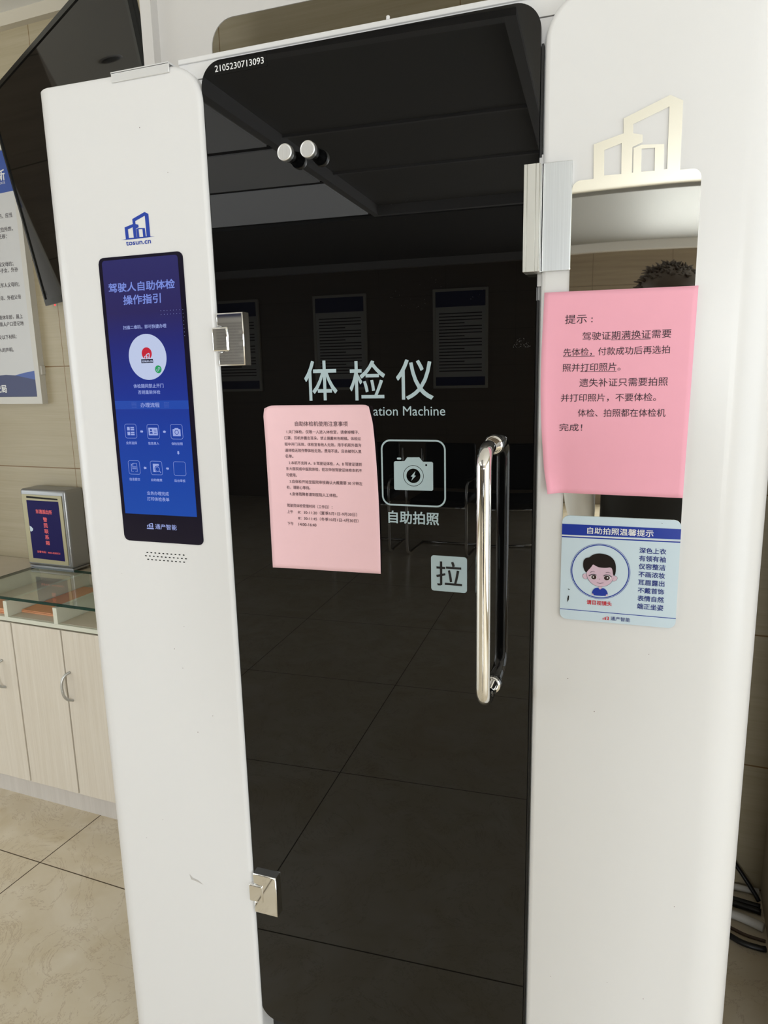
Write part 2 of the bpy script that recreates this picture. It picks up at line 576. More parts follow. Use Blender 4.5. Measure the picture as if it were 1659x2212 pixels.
def soft_edges(o, ang=40):
    """smooth shading that keeps flat faces flat"""
    for p in o.data.polygons:
        p.use_smooth = True
    o.data.set_sharp_from_angle(angle=radians(ang))
    wn = o.modifiers.new('weighted_normals', 'WEIGHTED_NORMAL')
    wn.keep_sharp = True
    wn.weight = 100
    return o


def rrect(x0, x1, z0, z1, r=(0, 0, 0, 0), n=8):
    """rounded rectangle loop; radii for bottom-left, bottom-right, top-right, top-left"""
    if isinstance(r, (int, float)):
        r = (r,) * 4
    out = []
    for (cx, cz, a0, rr) in ((x0 + r[0], z0 + r[0], 180, r[0]), (x1 - r[1], z0 + r[1], 270, r[1]), (x1 - r[2], z1 - r[2], 0, r[2]), (x0 + r[3], z1 - r[3], 90, r[3])):
        if rr <= 0:
            out.append((cx, cz))
        else:
            for k in range(n + 1):
                a = radians(a0 + 90 * k / n)
                out.append((cx + rr * cos(a), cz + rr * sin(a)))
    return out


def chaikin(L, n=2):
    """closed outline with its corners rounded off"""
    for _ in range(n):
        o = []
        for i, p in enumerate(L):
            q = L[(i + 1) % len(L)]
            o += [(p[0] * .75 + q[0] * .25, p[1] * .75 + q[1] * .25), (p[0] * .25 + q[0] * .75, p[1] * .25 + q[1] * .75)]
        L = o
    return L


def circle(cx, cz, rx, rz=None, n=40):
    rz = rz or rx
    return [(cx + rx * cos(2 * pi * k / n), cz + rz * sin(2 * pi * k / n)) for k in range(n)]


def ribbon(pts, w_):
    """thin stroke as a closed loop"""
    L, R_ = [], []
    for i, p in enumerate(pts):
        a = pts[max(0, i - 1)]
        b = pts[min(len(pts) - 1, i + 1)]
        dx, dz = b[0] - a[0], b[1] - a[1]
        d = sqrt(dx * dx + dz * dz) or 1
        nx, nz = -dz / d * w_ / 2, dx / d * w_ / 2
        L.append((p[0] + nx, p[1] + nz))
        R_.append((p[0] - nx, p[1] - nz))
    return L + R_[::-1]


def flat(y):
    return lambda x, z: (x, y, z)


def tag(o, label=None, cat=None, group=None, kind=None):
    if label:
        o['label'] = label
    if cat:
        o['category'] = cat
    if group:
        o['group'] = group
    if kind:
        o['kind'] = kind
    return o


def thing(name, label, cat, loc, room=False, group=None):
    o = bpy.data.objects.new(name, None)
    o.empty_display_size = 0.1
    COL.objects.link(o)
    o.location = (RM @ Vector(loc)) if room else Vector(loc)
    if room:
        o.rotation_euler = (0, 0, ROOM_ROT)
    return tag(o, label, cat, group)


def struct(o):
    o['kind'] = 'structure'
    return o


def copy_thing(root):
    """a copy of a thing with copies of its parts and sub-parts"""
    c = root.copy()
    COL.objects.link(c)
    for ch in list(root.children):
        k = ch.copy()
        COL.objects.link(k)
        k.parent = c
        for g in list(ch.children):
            q = g.copy()
            COL.objects.link(q)
            q.parent = k
    return c

# ------------------------------------------------------------------ measured places of the lettering, in metres on their own surfaces
SCREEN_TITLE = [('驾驶人自助体检', -0.6678, -0.5241, 1.72, 1.7365), ('操作指引', -0.6359, -0.5545, 1.697, 1.7139)]
SCREEN_TEXT = [('扫描二维码，即可快捷办理', -0.6423, -0.5479, 1.6534, 1.6606), ('体检期间禁止开门', -0.6306, -0.5643, 1.5471, 1.5547), ('否则重新体检', -0.6219, -0.5725, 1.5359, 1.5431), ('办理流程', -0.6186, -0.5763, 1.5115, 1.5202), ('业务选择', -0.6591, -0.6343, 1.4418, 1.4474), ('信息录入', -0.609, -0.5843, 1.4417, 1.4472), ('体检拍照', -0.557, -0.5323, 1.4415, 1.447), ('信息提交', -0.6593, -0.6343, 1.372, 1.3776), ('自助缴费', -0.609, -0.5842, 1.3719, 1.3775), ('后台审核', -0.5571, -0.5328, 1.3721, 1.3776), ('业务办理完成', -0.6214, -0.572, 1.3451, 1.3527), ('打印体检表单', -0.622, -0.5718, 1.3338, 1.3417)]
SCREEN_BRAND = [('通产智能', -0.6093, -0.5604, 1.2786, 1.2892)]
SCREEN_ICONS = [(-0.6594, -0.6327, 1.4533, 1.4806), (-0.609, -0.5822, 1.4526, 1.4801), (-0.557, -0.5304, 1.4528, 1.4801), (-0.659, -0.6324, 1.3843, 1.411), (-0.6085, -0.5818, 1.3845, 1.411), (-0.5568, -0.5298, 1.3842, 1.4109)]
SCREEN_ARROWS = [(-0.6211, 1.4664), (-0.5702, 1.4663), (-0.5436, 1.4273), (-0.621, 1.3973), (-0.5704, 1.3973)]
SCREEN_DISC = [(-0.5947, 1.6034), (-0.6363, 1.6045), (-0.5538, 1.6023), (-0.5918, 1.6441), (-0.5957, 1.5617)]
SCREEN_GREEN = [(-0.5726, 1.5805), (-0.5798, 1.5807), (-0.5657, 1.5804)]
SCREEN_REDLOGO = [(-0.595, 1.6094), (-0.6059, 1.6097), (-0.5842, 1.6091), (-0.6085, -0.5825, 1.5922, 1.5992)]
SCREEN_DOTS = [(-0.5571, 1.6834), (-0.5504, 1.6833), (-0.5438, 1.6833), (-0.5371, 1.6832), (-0.5305, 1.6832), (-0.5239, 1.6832), (-0.5173, 1.6831), (-0.5108, 1.6831), (-0.5572, 1.6768), (-0.5505, 1.6768), (-0.5438, 1.6768), (-0.5372, 1.6768), (-0.5306, 1.6768), (-0.524, 1.6768), (-0.5174, 1.6768), (-0.5108, 1.6768), (-0.5109, 1.6704), (-0.5108, 1.6639), (-0.5108, 1.6575), (-0.5108, 1.6511), (-0.5108, 1.6446), (-0.5108, 1.6382)]
SCREEN_BAND = [(-0.6747, 1.5242), (-0.5147, 1.523), (-0.6755, 1.5085), (-0.5141, 1.5079)]
DISPLAY = [(-0.6747, 1.5242), (-0.6758, 1.3064), (-0.5141, 1.5293), (-0.5139, 1.3073)]
BRAND_LOGO = (-0.629, -0.613, 1.278, 1.2902)
SIGN_BAND = [(0.1552, 1.3277), (0.1553, 1.3103), (0.3275, 1.3283), (0.3278, 1.3124), (0.1553, 1.3082), (0.1554, 1.3061), (0.3277, 1.309), (0.3277, 1.3071)]
SIGN_TITLE = [('自助拍照温馨提示', 0.1935, 0.2897, 1.3139, 1.3246)]
SIGN_LIST = [('深色上衣', 0.2709, 0.3088, 1.2878, 1.2967), ('有领有袖', 0.2709, 0.3089, 1.2752, 1.2843), ('仪容整洁', 0.271, 0.3089, 1.2626, 1.2718), ('不画浓妆', 0.2711, 0.309, 1.25, 1.2591), ('耳眉露出', 0.2712, 0.309, 1.2373, 1.2465), ('不戴首饰', 0.2713, 0.3091, 1.2246, 1.2337), ('表情自然', 0.2714, 0.3091, 1.2118, 1.221), ('端正坐姿', 0.2715, 0.3092, 1.1989, 1.2082)]
SIGN_RED = [('请目视镜头', 0.1963, 0.2341, 1.1997, 1.2073)]
SIGN_FOOT = [('通产智能', 0.2333, 0.2622, 1.1764, 1.1831)]
SIGN_FOOTLOGO = (0.2214, 0.2305, 1.1766, 1.1822)
SIGN_RULE = [(0.1557, 1.1891), (0.1557, 1.1881), (0.3281, 1.1889), (0.3281, 1.1879)]
FACE = {'circ': [(0.2152, 1.2544), (0.1705, 1.2512), (0.2588, 1.2576)], 'hair': [(0.1888, 1.2652), (0.1897, 1.2715), (0.1935, 1.2755), (0.1981, 1.2761), (0.2024, 1.2807), (0.21, 1.2836), (0.219, 1.2835), (0.2281, 1.281), (0.2347, 1.2752), (0.2378, 1.2672), (0.2382, 1.2575), (0.2372, 1.2498), (0.2344, 1.2489), (0.233, 1.2599), (0.23, 1.2628), (0.2237, 1.2609), (0.2134, 1.261), (0.2082, 1.263), (0.2038, 1.2659), (0.2017, 1.2612), (0.197, 1.2559), (0.1942, 1.2515), (0.1929, 1.2525), (0.1899, 1.2575)], 'skin': [(0.2038, 1.2659), (0.2082, 1.263), (0.2134, 1.261), (0.2237, 1.2609), (0.23, 1.2632), (0.233, 1.2599), (0.235, 1.2531), (0.2348, 1.2447), (0.2323, 1.2383), (0.2273, 1.2332), (0.2197, 1.2304), (0.2119, 1.2303), (0.2053, 1.2326), (0.1993, 1.2378), (0.1958, 1.2439), (0.194, 1.2515), (0.197, 1.2559), (0.2017, 1.2612)], 'ears': [[(0.1943, 1.2498), (0.191, 1.2496), (0.1886, 1.2469), (0.1895, 1.2427), (0.1926, 1.2405), (0.1965, 1.2411)], [(0.2349, 1.2489), (0.2376, 1.2494), (0.2406, 1.2477), (0.2407, 1.2441), (0.2379, 1.2408), (0.2332, 1.2404)]], 'neck': [(0.2138, 1.2312), (0.2184, 1.2311), (0.2187, 1.2274), (0.2157, 1.225), (0.2133, 1.2273)], 'shirt': [(0.213, 1.2287), (0.2155, 1.225), (0.2192, 1.2284), (0.2237, 1.2271), (0.2271, 1.2224), (0.2279, 1.2173), (0.2241, 1.2155), (0.2072, 1.2151), (0.2037, 1.2169), (0.2043, 1.2226), (0.2075, 1.2269)], 'hands': [[(0.204, 1.2183), (0.2061, 1.2177), (0.2065, 1.2152), (0.2038, 1.2163)], [(0.2248, 1.218), (0.2273, 1.2186), (0.2279, 1.2164), (0.2249, 1.2154)]], 'eyes': [[(0.2098, 1.2452), (0.2094, 1.2434), (0.208, 1.2419), (0.2061, 1.2413), (0.2041, 1.2416), (0.2026, 1.2428), (0.202, 1.2446), (0.2025, 1.2465), (0.2039, 1.2479), (0.2058, 1.2486), (0.2078, 1.2482), (0.2092, 1.247)], [(0.2297, 1.2455), (0.2292, 1.2435), (0.2276, 1.242), (0.2255, 1.2414), (0.2233, 1.2417), (0.2216, 1.243), (0.221, 1.2448), (0.2215, 1.2467), (0.223, 1.2482), (0.2252, 1.2489), (0.2274, 1.2486), (0.229, 1.2473)]], 'whites': [[(0.2105, 1.2453), (0.2099, 1.2432), (0.2081, 1.2416), (0.2057, 1.2408), (0.2032, 1.2412), (0.2013, 1.2425), (0.2006, 1.2445), (0.2012, 1.2466), (0.203, 1.2482), (0.2054, 1.249), (0.2079, 1.2486), (0.2097, 1.2472)], [(0.2312, 1.2457), (0.2306, 1.2436), (0.2287, 1.2419), (0.226, 1.2411), (0.2233, 1.2415), (0.2212, 1.2429), (0.2204, 1.2449), (0.2211, 1.2471), (0.223, 1.2487), (0.2257, 1.2495), (0.2284, 1.2491), (0.2304, 1.2478)]], 'glints': [[(0.2062, 1.2454), (0.2059, 1.2444), (0.2052, 1.244), (0.2044, 1.2443), (0.2041, 1.2452), (0.2044, 1.2461), (0.2051, 1.2465), (0.2058, 1.2462)], [(0.2272, 1.2456), (0.227, 1.2447), (0.2263, 1.2442), (0.2255, 1.2445), (0.2252, 1.2454), (0.2255, 1.2463), (0.2262, 1.2467), (0.2269, 1.2464)]], 'lids': [[(0.1983, 1.2465), (0.1999, 1.2474), (0.2021, 1.249), (0.206, 1.2498), (0.2097, 1.2484)], [(0.2203, 1.2481), (0.2241, 1.2501), (0.2286, 1.2499), (0.2309, 1.2481), (0.2327, 1.2471)], [(0.2002, 1.2522), (0.2033, 1.2541), (0.2069, 1.2536)], [(0.2235, 1.2537), (0.227, 1.2546), (0.2307, 1.2533)], [(0.2106, 1.2364), (0.2156, 1.2355), (0.2207, 1.2369)], [(0.2148, 1.2432), (0.2143, 1.2423), (0.2151, 1.2418)]]}
NOTICE_TEXT = [('提示 :', 0.1517, 0.191, 1.6303, 1.6436), ('驾驶证期满换证需要', 0.1771, 0.2991, 1.6057, 1.6176), ('先体检，付款成功后再选拍', 0.1505, 0.2984, 1.5834, 1.5952), ('照并打印照片。', 0.15, 0.2325, 1.561, 1.5728), ('遗失补证只需要拍照', 0.1749, 0.298, 1.5383, 1.5505), ('并打印照片，不要体检。', 0.1488, 0.2833, 1.5163, 1.5282), ('体检、拍照都在体检机', 0.1741, 0.2971, 1.4939, 1.5057), ('完成！', 0.1476, 0.1812, 1.4722, 1.4838)]
NOTICE_LINES = [((0.2178, 1.6047), (0.2719, 1.6046)), ((0.1502, 1.5828), (0.1956, 1.5826)), ((0.1754, 1.5603), (0.2269, 1.5597))]
NOTICE_CORNERS = [(0.13, 1.3771), (0.3272, 1.375), (0.3309, 1.6747), (0.1207, 1.677)]
RULES_TEXT = [('自助体检机使用注意事项', -0.3045, -0.2048, 1.4771, 1.4857), ('1.关门体检，仅限一人进入体检室，请拿掉帽子、', -0.3215, -0.1838, 1.4642, 1.4704), ('口罩、耳机并露出耳朵，禁止佩戴有色眼镜。体检过', -0.3261, -0.1813, 1.4534, 1.4595), ('程中开门无效，体检室有他人无效，用手机和外面沟', -0.3265, -0.1811, 1.4423, 1.4484), ('通体检无效作弊体检无效，费用不退，且会被列入黑', -0.3263, -0.181, 1.4314, 1.4377), ('名单。', -0.3263, -0.3108, 1.4211, 1.4274), ('2.本机不支持 A、B 驾驶证体检，A、B 驾驶证请到', -0.3201, -0.1813, 1.4093, 1.4156), ('东大医院或中医院体检，初次申领驾驶证体检本机不', -0.3258, -0.181, 1.3988, 1.405), ('可使用。', -0.326, -0.3054, 1.3875, 1.3939), ('3.自体检开始至医院审核确认大概需要 30 分钟左', -0.32, -0.1811, 1.3761, 1.3824), ('右，请耐心等待。', -0.3262, -0.2799, 1.3654, 1.3718), ('4.身体残障者请到医院人工体检。', -0.321, -0.2289, 1.3536, 1.36), ('驾驶员体检受理时间（工作日）：', -0.3273, -0.2391, 1.3325, 1.3388), ('上午', -0.3275, -0.3158, 1.3209, 1.3274), ('8：30-11:20（夏季5月1日-9月30日）', -0.3061, -0.1931, 1.3209, 1.3274), ('8：30-11:45（冬季10月1日-4月30日）', -0.3062, -0.1905, 1.31, 1.3164), ('下午', -0.3281, -0.3161, 1.299, 1.3056), ('14:00-16:40', -0.3062, -0.2711, 1.299, 1.3045)]
RULES_CORNERS = [(-0.3626, 1.2175), (-0.1515, 1.2209), (-0.16, 1.5136), (-0.3626, 1.5132)]
DOOR_CHARS = [('体', -0.2836, -0.2226, 1.5208, 1.5879), ('检', -0.2, -0.1367, 1.5205, 1.5858), ('仪', -0.1176, -0.054, 1.521, 1.5859)]
DOOR_EN = [('ation Machine', -0.1587, -0.0348, 1.495, 1.5104)]
DOOR_PHOTO = [('自助拍照', -0.136, -0.0465, 1.3121, 1.3342)]
PULL = [('拉', -0.0518, -0.007, 1.2077, 1.2507)]
SERIAL = [('2105230713093', -0.4214, -0.3309, 2.0564, 2.0661)]
TOSUN = [('tosun.cn', -0.6209, -0.5677, 1.7994, 1.8062)]
CAM = {'body': [(-0.1242, 1.417), (-0.1221, 1.419), (-0.1057, 1.4193), (-0.1007, 1.4259), (-0.0793, 1.4263), (-0.0735, 1.4191), (-0.0581, 1.4192), (-0.056, 1.4173), (-0.0561, 1.3728), (-0.0581, 1.3706), (-0.1225, 1.3702), (-0.1245, 1.3721)], 'lens': [(-0.0902, 1.395), (-0.1082, 1.3945), (-0.0725, 1.3954), (-0.1024, 1.3946), (-0.078, 1.3953)], 'bolt': [(-0.0865, 1.403), (-0.0948, 1.3938), (-0.0914, 1.3934), (-0.094, 1.3865), (-0.0858, 1.3952), (-0.0889, 1.3957)], 'dot': (-0.0678, 1.4135), 'dash': (-0.1187, -0.1111, 1.422, 1.4253)}
LOCK = [(0.0879, 0.1135, 1.7068, 1.8558), (0.112, 0.1566, 1.7067, 1.8571)]
POSTER_TEXT = [('迁移的，应当', -2.0671, 2.1774), ('稳定住所的，', -2.0716, 2.1284), ('口迁移：', -2.1072, 2.1034), ('外祖父母的；', -2.0897, 2.0022), ('成年孙子女、外孙', -2.069, 1.9792), ('现役军人父母的；', -2.0711, 1.9249), ('投靠祖父母、外祖父母', -2.0701, 1.8772), ('超过法定退休年龄，属上', -2.072, 1.8041), ('被投靠人户口登记地', -2.0718, 1.7778), ('提交以下材料：', -2.1169, 1.7286), ('迁入的声明。', -2.1414, 1.6787)]
POSTER_MISC = [(-2.088, 1.03, 2.317), (-2.207, 1.03, 1.525), (-2.227, 1.03, 1.57), (-2.046, 1.03, 2.271), (-2.072, 1.03, 2.372), (-2.061, 1.03, 2.331), (-2.02, 1.03, 1.585), (-2.143, 1.03, 1.578), (-2.09, 1.03, 2.303)]
BOX_T = [(-2.0325, 0.945, 1.04), (-1.9453, 0.945, 1.0448), (-2.0292, 0.945, 1.0613), (-1.9992, 0.945, 1.0102), (-1.9745, 0.945, 1.0117), (-1.9961, 0.945, 1.0298), (-1.9966, 0.945, 0.9161), (-1.9716, 0.945, 0.9368), (-2.0494, 0.945, 0.8803), (-1.9265, 0.945, 0.8811), (-2.0478, 0.945, 0.8909), (-2.0756, 0.945, 1.0947), (-1.9073, 0.945, 1.096), (-1.9053, 0.945, 0.8542), (-2.0751, 0.945, 0.8562), (-2.0737, 0.945, 1.1202), (-1.9087, 0.945, 1.1158), (-2.0974, 0.945, 1.1277), (-1.8597, 0.945, 1.1279), (-2.0982, 0.945, 0.8262), (-1.8681, 0.945, 0.8246), (-2.0972, 0.945, 1.1429), (-1.8659, 0.945, 1.1441), (-1.9801, 0.945, 1.1627), (-1.7753, 0.945, 1.1593)]
DOOR_RECT = (-0.4491, 0.1071, 0.2046, 2.0745)
ICON_RECT = (-0.1468, -0.0343, 1.3429, 1.4554)
PULL_RECT = (-0.0609, 0.0012, 1.1979, 1.26)
FILM_RECT = (-0.426, -0.3254, 2.0517, 2.0717)
HANDLE_AT = (0.0456, 1.449, 1.0407)
HINGES = [(1.5834, 1.6736, 1.6081, 1.6498), (0.4742, 0.5644, 0.501, 0.5401)]
HINGE_X = (-0.4435, -0.3908, -0.4202, -0.4527, -0.4212)
KNOBS = (-0.2878, -0.2476, 1.9124)
LOCK_RECT = (0.0907, 0.1142, 1.7054, 1.8523)

# ------------------------------------------------------------------ the room (room axes)
b = MB(); b.box(-5.6, 3.1, -7.3, 1.15, -0.1, 0.0)
struct(b.build('floor', M['floor'], room=True))
b = MB(); b.box(-5.6, 3.1, 1.05, 1.15, 0, 2.95)
struct(b.build('wall_back', M['wall'], room=True))
b = MB()
b.box(-5.6, 0.6, -7.3, -7.2, 0, 2.95)
b.box(2.9, 3.1, -7.3, -7.2, 0, 2.95)
b.box(0.6, 2.9, -7.3, -7.2, 0, .12)
b.box(0.6, 2.9, -7.3, -7.2, 2.40, 2.95)
struct(b.build('wall_front', M['wall_far'], room=True))


b = MB(); b.box(-5.5, -2.80, .71, 1.05, 0, 2.855)
struct(b.build('wall_corner', M['wall_far'], room=True))


def holed_wall(name, x0, x1, y0, y1, wy0, wy1, wz0, wz1):
    q = MB()
    q.box(x0, x1, y0, wy0, 0, 2.95)
    q.box(x0, x1, wy1, y1, 0, 2.95)
    q.box(x0, x1, wy0, wy1, 0, wz0)
    q.box(x0, x1, wy0, wy1, wz1, 2.95)
    struct(q.build(name, M['wall_y'], room=True))


def window(name, xc, y0, y1, z0, z1, org, along_x=False):
    fr = MB()
    t = 0.05
    fr.box(xc - .03, xc + .03, y0, y0 + t, z0, z1)
    fr.box(xc - .03, xc + .03, y1 - t, y1, z0, z1)
    n = 3
    for k in range(1, n):
        yy = y0 + (y1 - y0) * k / n
        fr.box(xc - .03, xc + .03, yy - t / 2, yy + t / 2, z0 + t, z1 - t)
    fr.box(xc - .03, xc + .03, y0 + t, y1 - t, z0, z0 + t)
    fr.box(xc - .03, xc + .03, y0 + t, y1 - t, z1 - t, z1)
    p = MB()
    p.box(xc - .004, xc + .004, y0 + t, y1 - t, z0 + t, z1 - t)
    if along_x:
        for q in (fr, p):
            for v in q.bm.verts:
                v.co = Vector((v.co.y, v.co.x, v.co.z))
    o = struct(fr.build(name, M['alu2'], room=True, org=org))
    p.build('pane', M['pane'], parent=o, org=org)


holed_wall('wall_right', 3.0, 3.1, -7.2, 1.05, -3.5, 0.0, 0.12, 2.55)
holed_wall('wall_left', -5.6, -5.5, -7.2, 1.05, -4.6, -0.4, 0.12, 2.55)
window('window_1', 3.05, -3.5, 0.0, 0.12, 2.55, (3.05, -1.75, 0.12))
window('window_2', -5.55, -4.6, -0.4, 0.12, 2.55, (-5.55, -2.5, 0.12))
window('window_3', -7.25, 0.6, 2.9, 0.12, 2.40, (1.75, -7.25, 0.12), True)

# ceiling with a long recess framed by grey trim
CX0, CX1, CY0, CY1, CZ = -1.6, -0.145, -4.82, -1.78, 2.855
b = MB()
b.box(-5.6, CX0, CY0 - .05, 1.15, CZ, CZ + .1)
b.box(CX1, 3.1, CY0 - .05, 1.15, CZ, CZ + .1)
b.box(CX0, CX1, CY0 - .05, CY0, CZ, CZ + .1)
b.box(CX0, CX1, CY1, 1.15, CZ, CZ + .1)
struct(b.build('ceiling', M['ceiling'], room=True))
b = MB(); b.box(-5.6, 3.1, -7.3, CY0 - .05, CZ - .03, CZ + .1)
struct(b.build('ceiling_2', M['ceil_far'], room=True))
b = MB(); b.box(CX0, CX1, CY0, CY1, CZ + .05, CZ + .1)
struct(b.build('ceiling_1', M['ceil_grey'], room=True))
b = MB()
t = .017
b.ring_prism([(CX0 - t, CY0 - t), (CX1 + t, CY0 - t), (CX1 + t, CY1 + t), (CX0 - t, CY1 + t)], [(CX0 + .03, CY0 + .03), (CX1 - .03, CY0 + .03), (CX1 - .03, CY1 - .03), (CX0 + .03, CY1 - .03)], CZ - .025, CZ + .05)
for v in b.bm.verts:
    v.co = Vector((v.co.x, v.co.z, v.co.y))
for yy in (-2.92, -3.75):
    b.box(CX0 + .02, CX1 - .02, yy - .012, yy + .012, CZ + .035, CZ + .05)
struct(b.build('trim_1', M['ceil_trim'], room=True))
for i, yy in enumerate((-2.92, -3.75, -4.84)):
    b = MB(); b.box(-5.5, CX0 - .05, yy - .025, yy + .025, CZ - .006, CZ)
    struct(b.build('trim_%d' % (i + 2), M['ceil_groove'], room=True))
b = MB(); b.box(-5.5, 3.0, 1.02, 1.05, 2.813, 2.855)
struct(b.build('trim_5', M['cornice'], room=True))
b = MB(); b.box(-5.5, 3.0, -7.2, -7.12, 2.74, 2.825)
struct(b.build('trim_6', M['ceil_trim'], room=True))

# ------------------------------------------------------------------ the examination booth (booth axes, door face looks to -Y)
BO = (-0.18, 0.45, 0.0)
booth = thing('examination_booth', 'tall white self-service examination booth with black glass door and narrow screen', 'kiosk', BO)
DY = 0.008                     # front face of the glass door
ZT, ZB = 2.0777, 0.02


def bp(mb, name, m, parent=booth):
    return mb.build(name, M[m] if isinstance(m, str) else m, parent=parent, org=BO)


# side panels: extruded outline, large rolled outer edge, small rolled front edges
def side_panel(x0, x1, left):
    R = 0.063
    out = rrect(x0, x1, ZB, ZT, (0, 0, R, 0) if left else (0, 0, 0, R), n=14)
    mb = MB()
    fs = mb.prism(out, 0.0, 0.12)
    bm = mb.bm
    bm.edges.ensure_lookup_table()
    xo = x0 if left else x1
    big = [e for e in bm.edges if all(abs(v.co.x - xo) < 1e-5 and abs(v.co.y) < 1e-5 for v in e.verts)]
    r = bmesh.ops.bevel(bm, geom=big, offset=0.05 if left else 0.07, segments=16, profile=0.5, affect='EDGES')
    for f in r['faces']:
        f.smooth = True
    xi = x1 if left else x0
    small = []
    for e in bm.edges:
        if all(abs(v.co.y) < 1e-5 for v in e.verts) and len(e.link_faces) == 2 and not all(abs(v.co.z - ZB) < 1e-4 for v in e.verts):
            n0, n1 = e.link_faces[0].normal, e.link_faces[1].normal
            bm.normal_update()
            n0, n1 = e.link_faces[0].normal, e.link_faces[1].normal
            if n0.dot(n1) < 0.3:
                small.append(e)
    r = bmesh.ops.bevel(bm, geom=small, offset=0.0085, segments=6, profile=0.5, affect='EDGES')
    for f in r['faces']:
        f.smooth = True
    return soft_edges(bp(mb, 'side_panel', 'paint'))


lp = side_panel(-0.805, -0.4475, True)
rp = side_panel(0.1140, 0.448, False)

# metal cap folded over the top of the left panel
mb = MB()
mb.box(-0.620, -0.5025, -0.0035, -0.0005, 2.0648, 2.0805, 0.0012)
mb.box(-0.620, -0.5025, -0.0035, 0.06, 2.0785, 2.0812)
cap = bp(mb, 'top_cap', 'capmetal')

# header, jamb, plinth
mb = MB()
mb.box(-0.50, 0.16, 0.0235, 0.119, 2.0, 2.0560)
mb.box(-0.50, 0.16, 0.0215, 0.119, 2.0572, 2.0805)
mb.box(-0.50, 0.16, 0.0235, 0.119, 2.0800, 2.0835)
mb.box(-0.50, 0.16, 0.0200, 0.12, 2.0830, 2.0915, 0.0015)
bp(mb, 'header', 'paint')
mb = MB()
mb.lathe([(.003, 0), (.003, .006), (.0022, .007)], (-0.126, 0.026, 2.0915), (0, 0, 1), 12)
bp(mb, 'header_screw', 'paint')
mb = MB()
mb.box(0.1074, 0.1140, 0.0215, 0.06, 0.2, 2.0)
mb.box(-0.4475, -0.4420, 0.0215, 0.06, 0.2, 2.0)
bp(mb, 'door_jamb', 'paint')
mb = MB()
mb.box(0.1078, 0.1112, 0.0105, 0.0214, 1.868, 2.018)
mb.box(0.1078, 0.1108, 0.0105, 0.0214, 0.2, 1.668)
bp(mb, 'door_seal', 'rubber')
mb = MB(); mb.box(-0.4475, 0.1140, 0.05, 0.12, 0.02, 0.198)
bp(mb, 'plinth', 'black_plinth')
mb = MB(); mb.box(-0.452, 0.1066, 0.06, 0.075, 0.19, 2.0)
bp(mb, 'inner_screen', 'gap')

# tall rear part: side walls and a back panel with a large rounded opening
for x0, x1 in ((-0.79, -0.763), (0.405, 0.432)):
    mb = MB()
    mb.box(x0, x1, 0.33, 0.376, 0.02, 2.72)
    mb.box(x0, x1, 0.376, 0.90, 0.02, 1.85)
    bp(mb, 'rear_side_wall', 'paint_in')
out = rrect(-0.763, 0.405, 1.2, 2.72, 0.0001, n=8)
inn = rrect(-0.634, 0.33, 1.3, 2.307, 0.053, n=8)
mb = MB(); mb.ring_prism(out, inn, 0.355, 0.3575)
bp(mb, 'rear_panel', 'paint_in')

# glass door
mb = MB(); mb.prism(rrect(*DOOR_RECT, 0.038, n=12), DY, DY + .010, bev=0.0008, seg=2)
door = bp(mb, 'door', 'black_glass')
DL = flat(DY - .0005)
mb = MB()
for ch, x0, x1, z0, z1 in DOOR_CHARS:
    mb.text(ch, x0, x1, z0, z1, DL, 0.007)
for tx, x0, x1, z0, z1 in DOOR_EN:
    mb.text(tx, x0, x1, z0, z1, DL)
for tx, x0, x1, z0, z1 in DOOR_PHOTO:
    mb.text(tx, x0, x1, z0, z1, DL, 0.018)
bp(mb, 'door_lettering', 'letter', door)
# camera pictogram
mb = MB()
q = ICON_RECT
fo = rrect(*q, 0.0165, n=8)
fi = rrect(q[0] + .0028, q[1] - .0028, q[2] + .0028, q[3] - .0028, 0.0138, n=8)
mb.poly([fo, fi[::-1]], DL)
lc = CAM['lens'][0]
ro = (CAM['lens'][2][0] - CAM['lens'][1][0]) / 2
ri = (CAM['lens'][4][0] - CAM['lens'][3][0]) / 2
mb.poly([CAM['body'], circle(lc[0], lc[1], ro)[::-1], circle(CAM['dot'][0], CAM['dot'][1], 0.0017, n=16)[::-1]], DL)
mb.poly([circle(lc[0], lc[1], ro - .0009), circle(lc[0], lc[1], ri)[::-1]], DL)
mb.poly([CAM['bolt']], DL)
d = CAM['dash']
mb.poly([rrect(d[0], d[1], d[2], d[3], 0.0015, n=5)], DL)
bp(mb, 'camera_pictogram', 'letter', door)
# pull sign
mb = MB(); mb.prism(rrect(*PULL_RECT, 0.005, n=6), DY - .001, DY - .0001)
ps = bp(mb, 'pull_sign', 'letter', door)
mb = MB()
for tx, x0, x1, z0, z1 in PULL:
    mb.text(tx, x0, x1, z0, z1, flat(DY - .0013), 0.006)
bp(mb, 'pull_character', 'darkletter', door)
# serial number label
mb = MB(); mb.prism(rrect(*FILM_RECT, 0.001, n=3), DY - .0004, DY - .0001)
bp(mb, 'serial_label', 'label_film', door)
mb = MB()
for tx, x0, x1, z0, z1 in SERIAL:
    mb.text(tx, x0, x1, z0, z1, flat(DY - .0008), 0.008)
bp(mb, 'serial_number', 'white_ink', door)
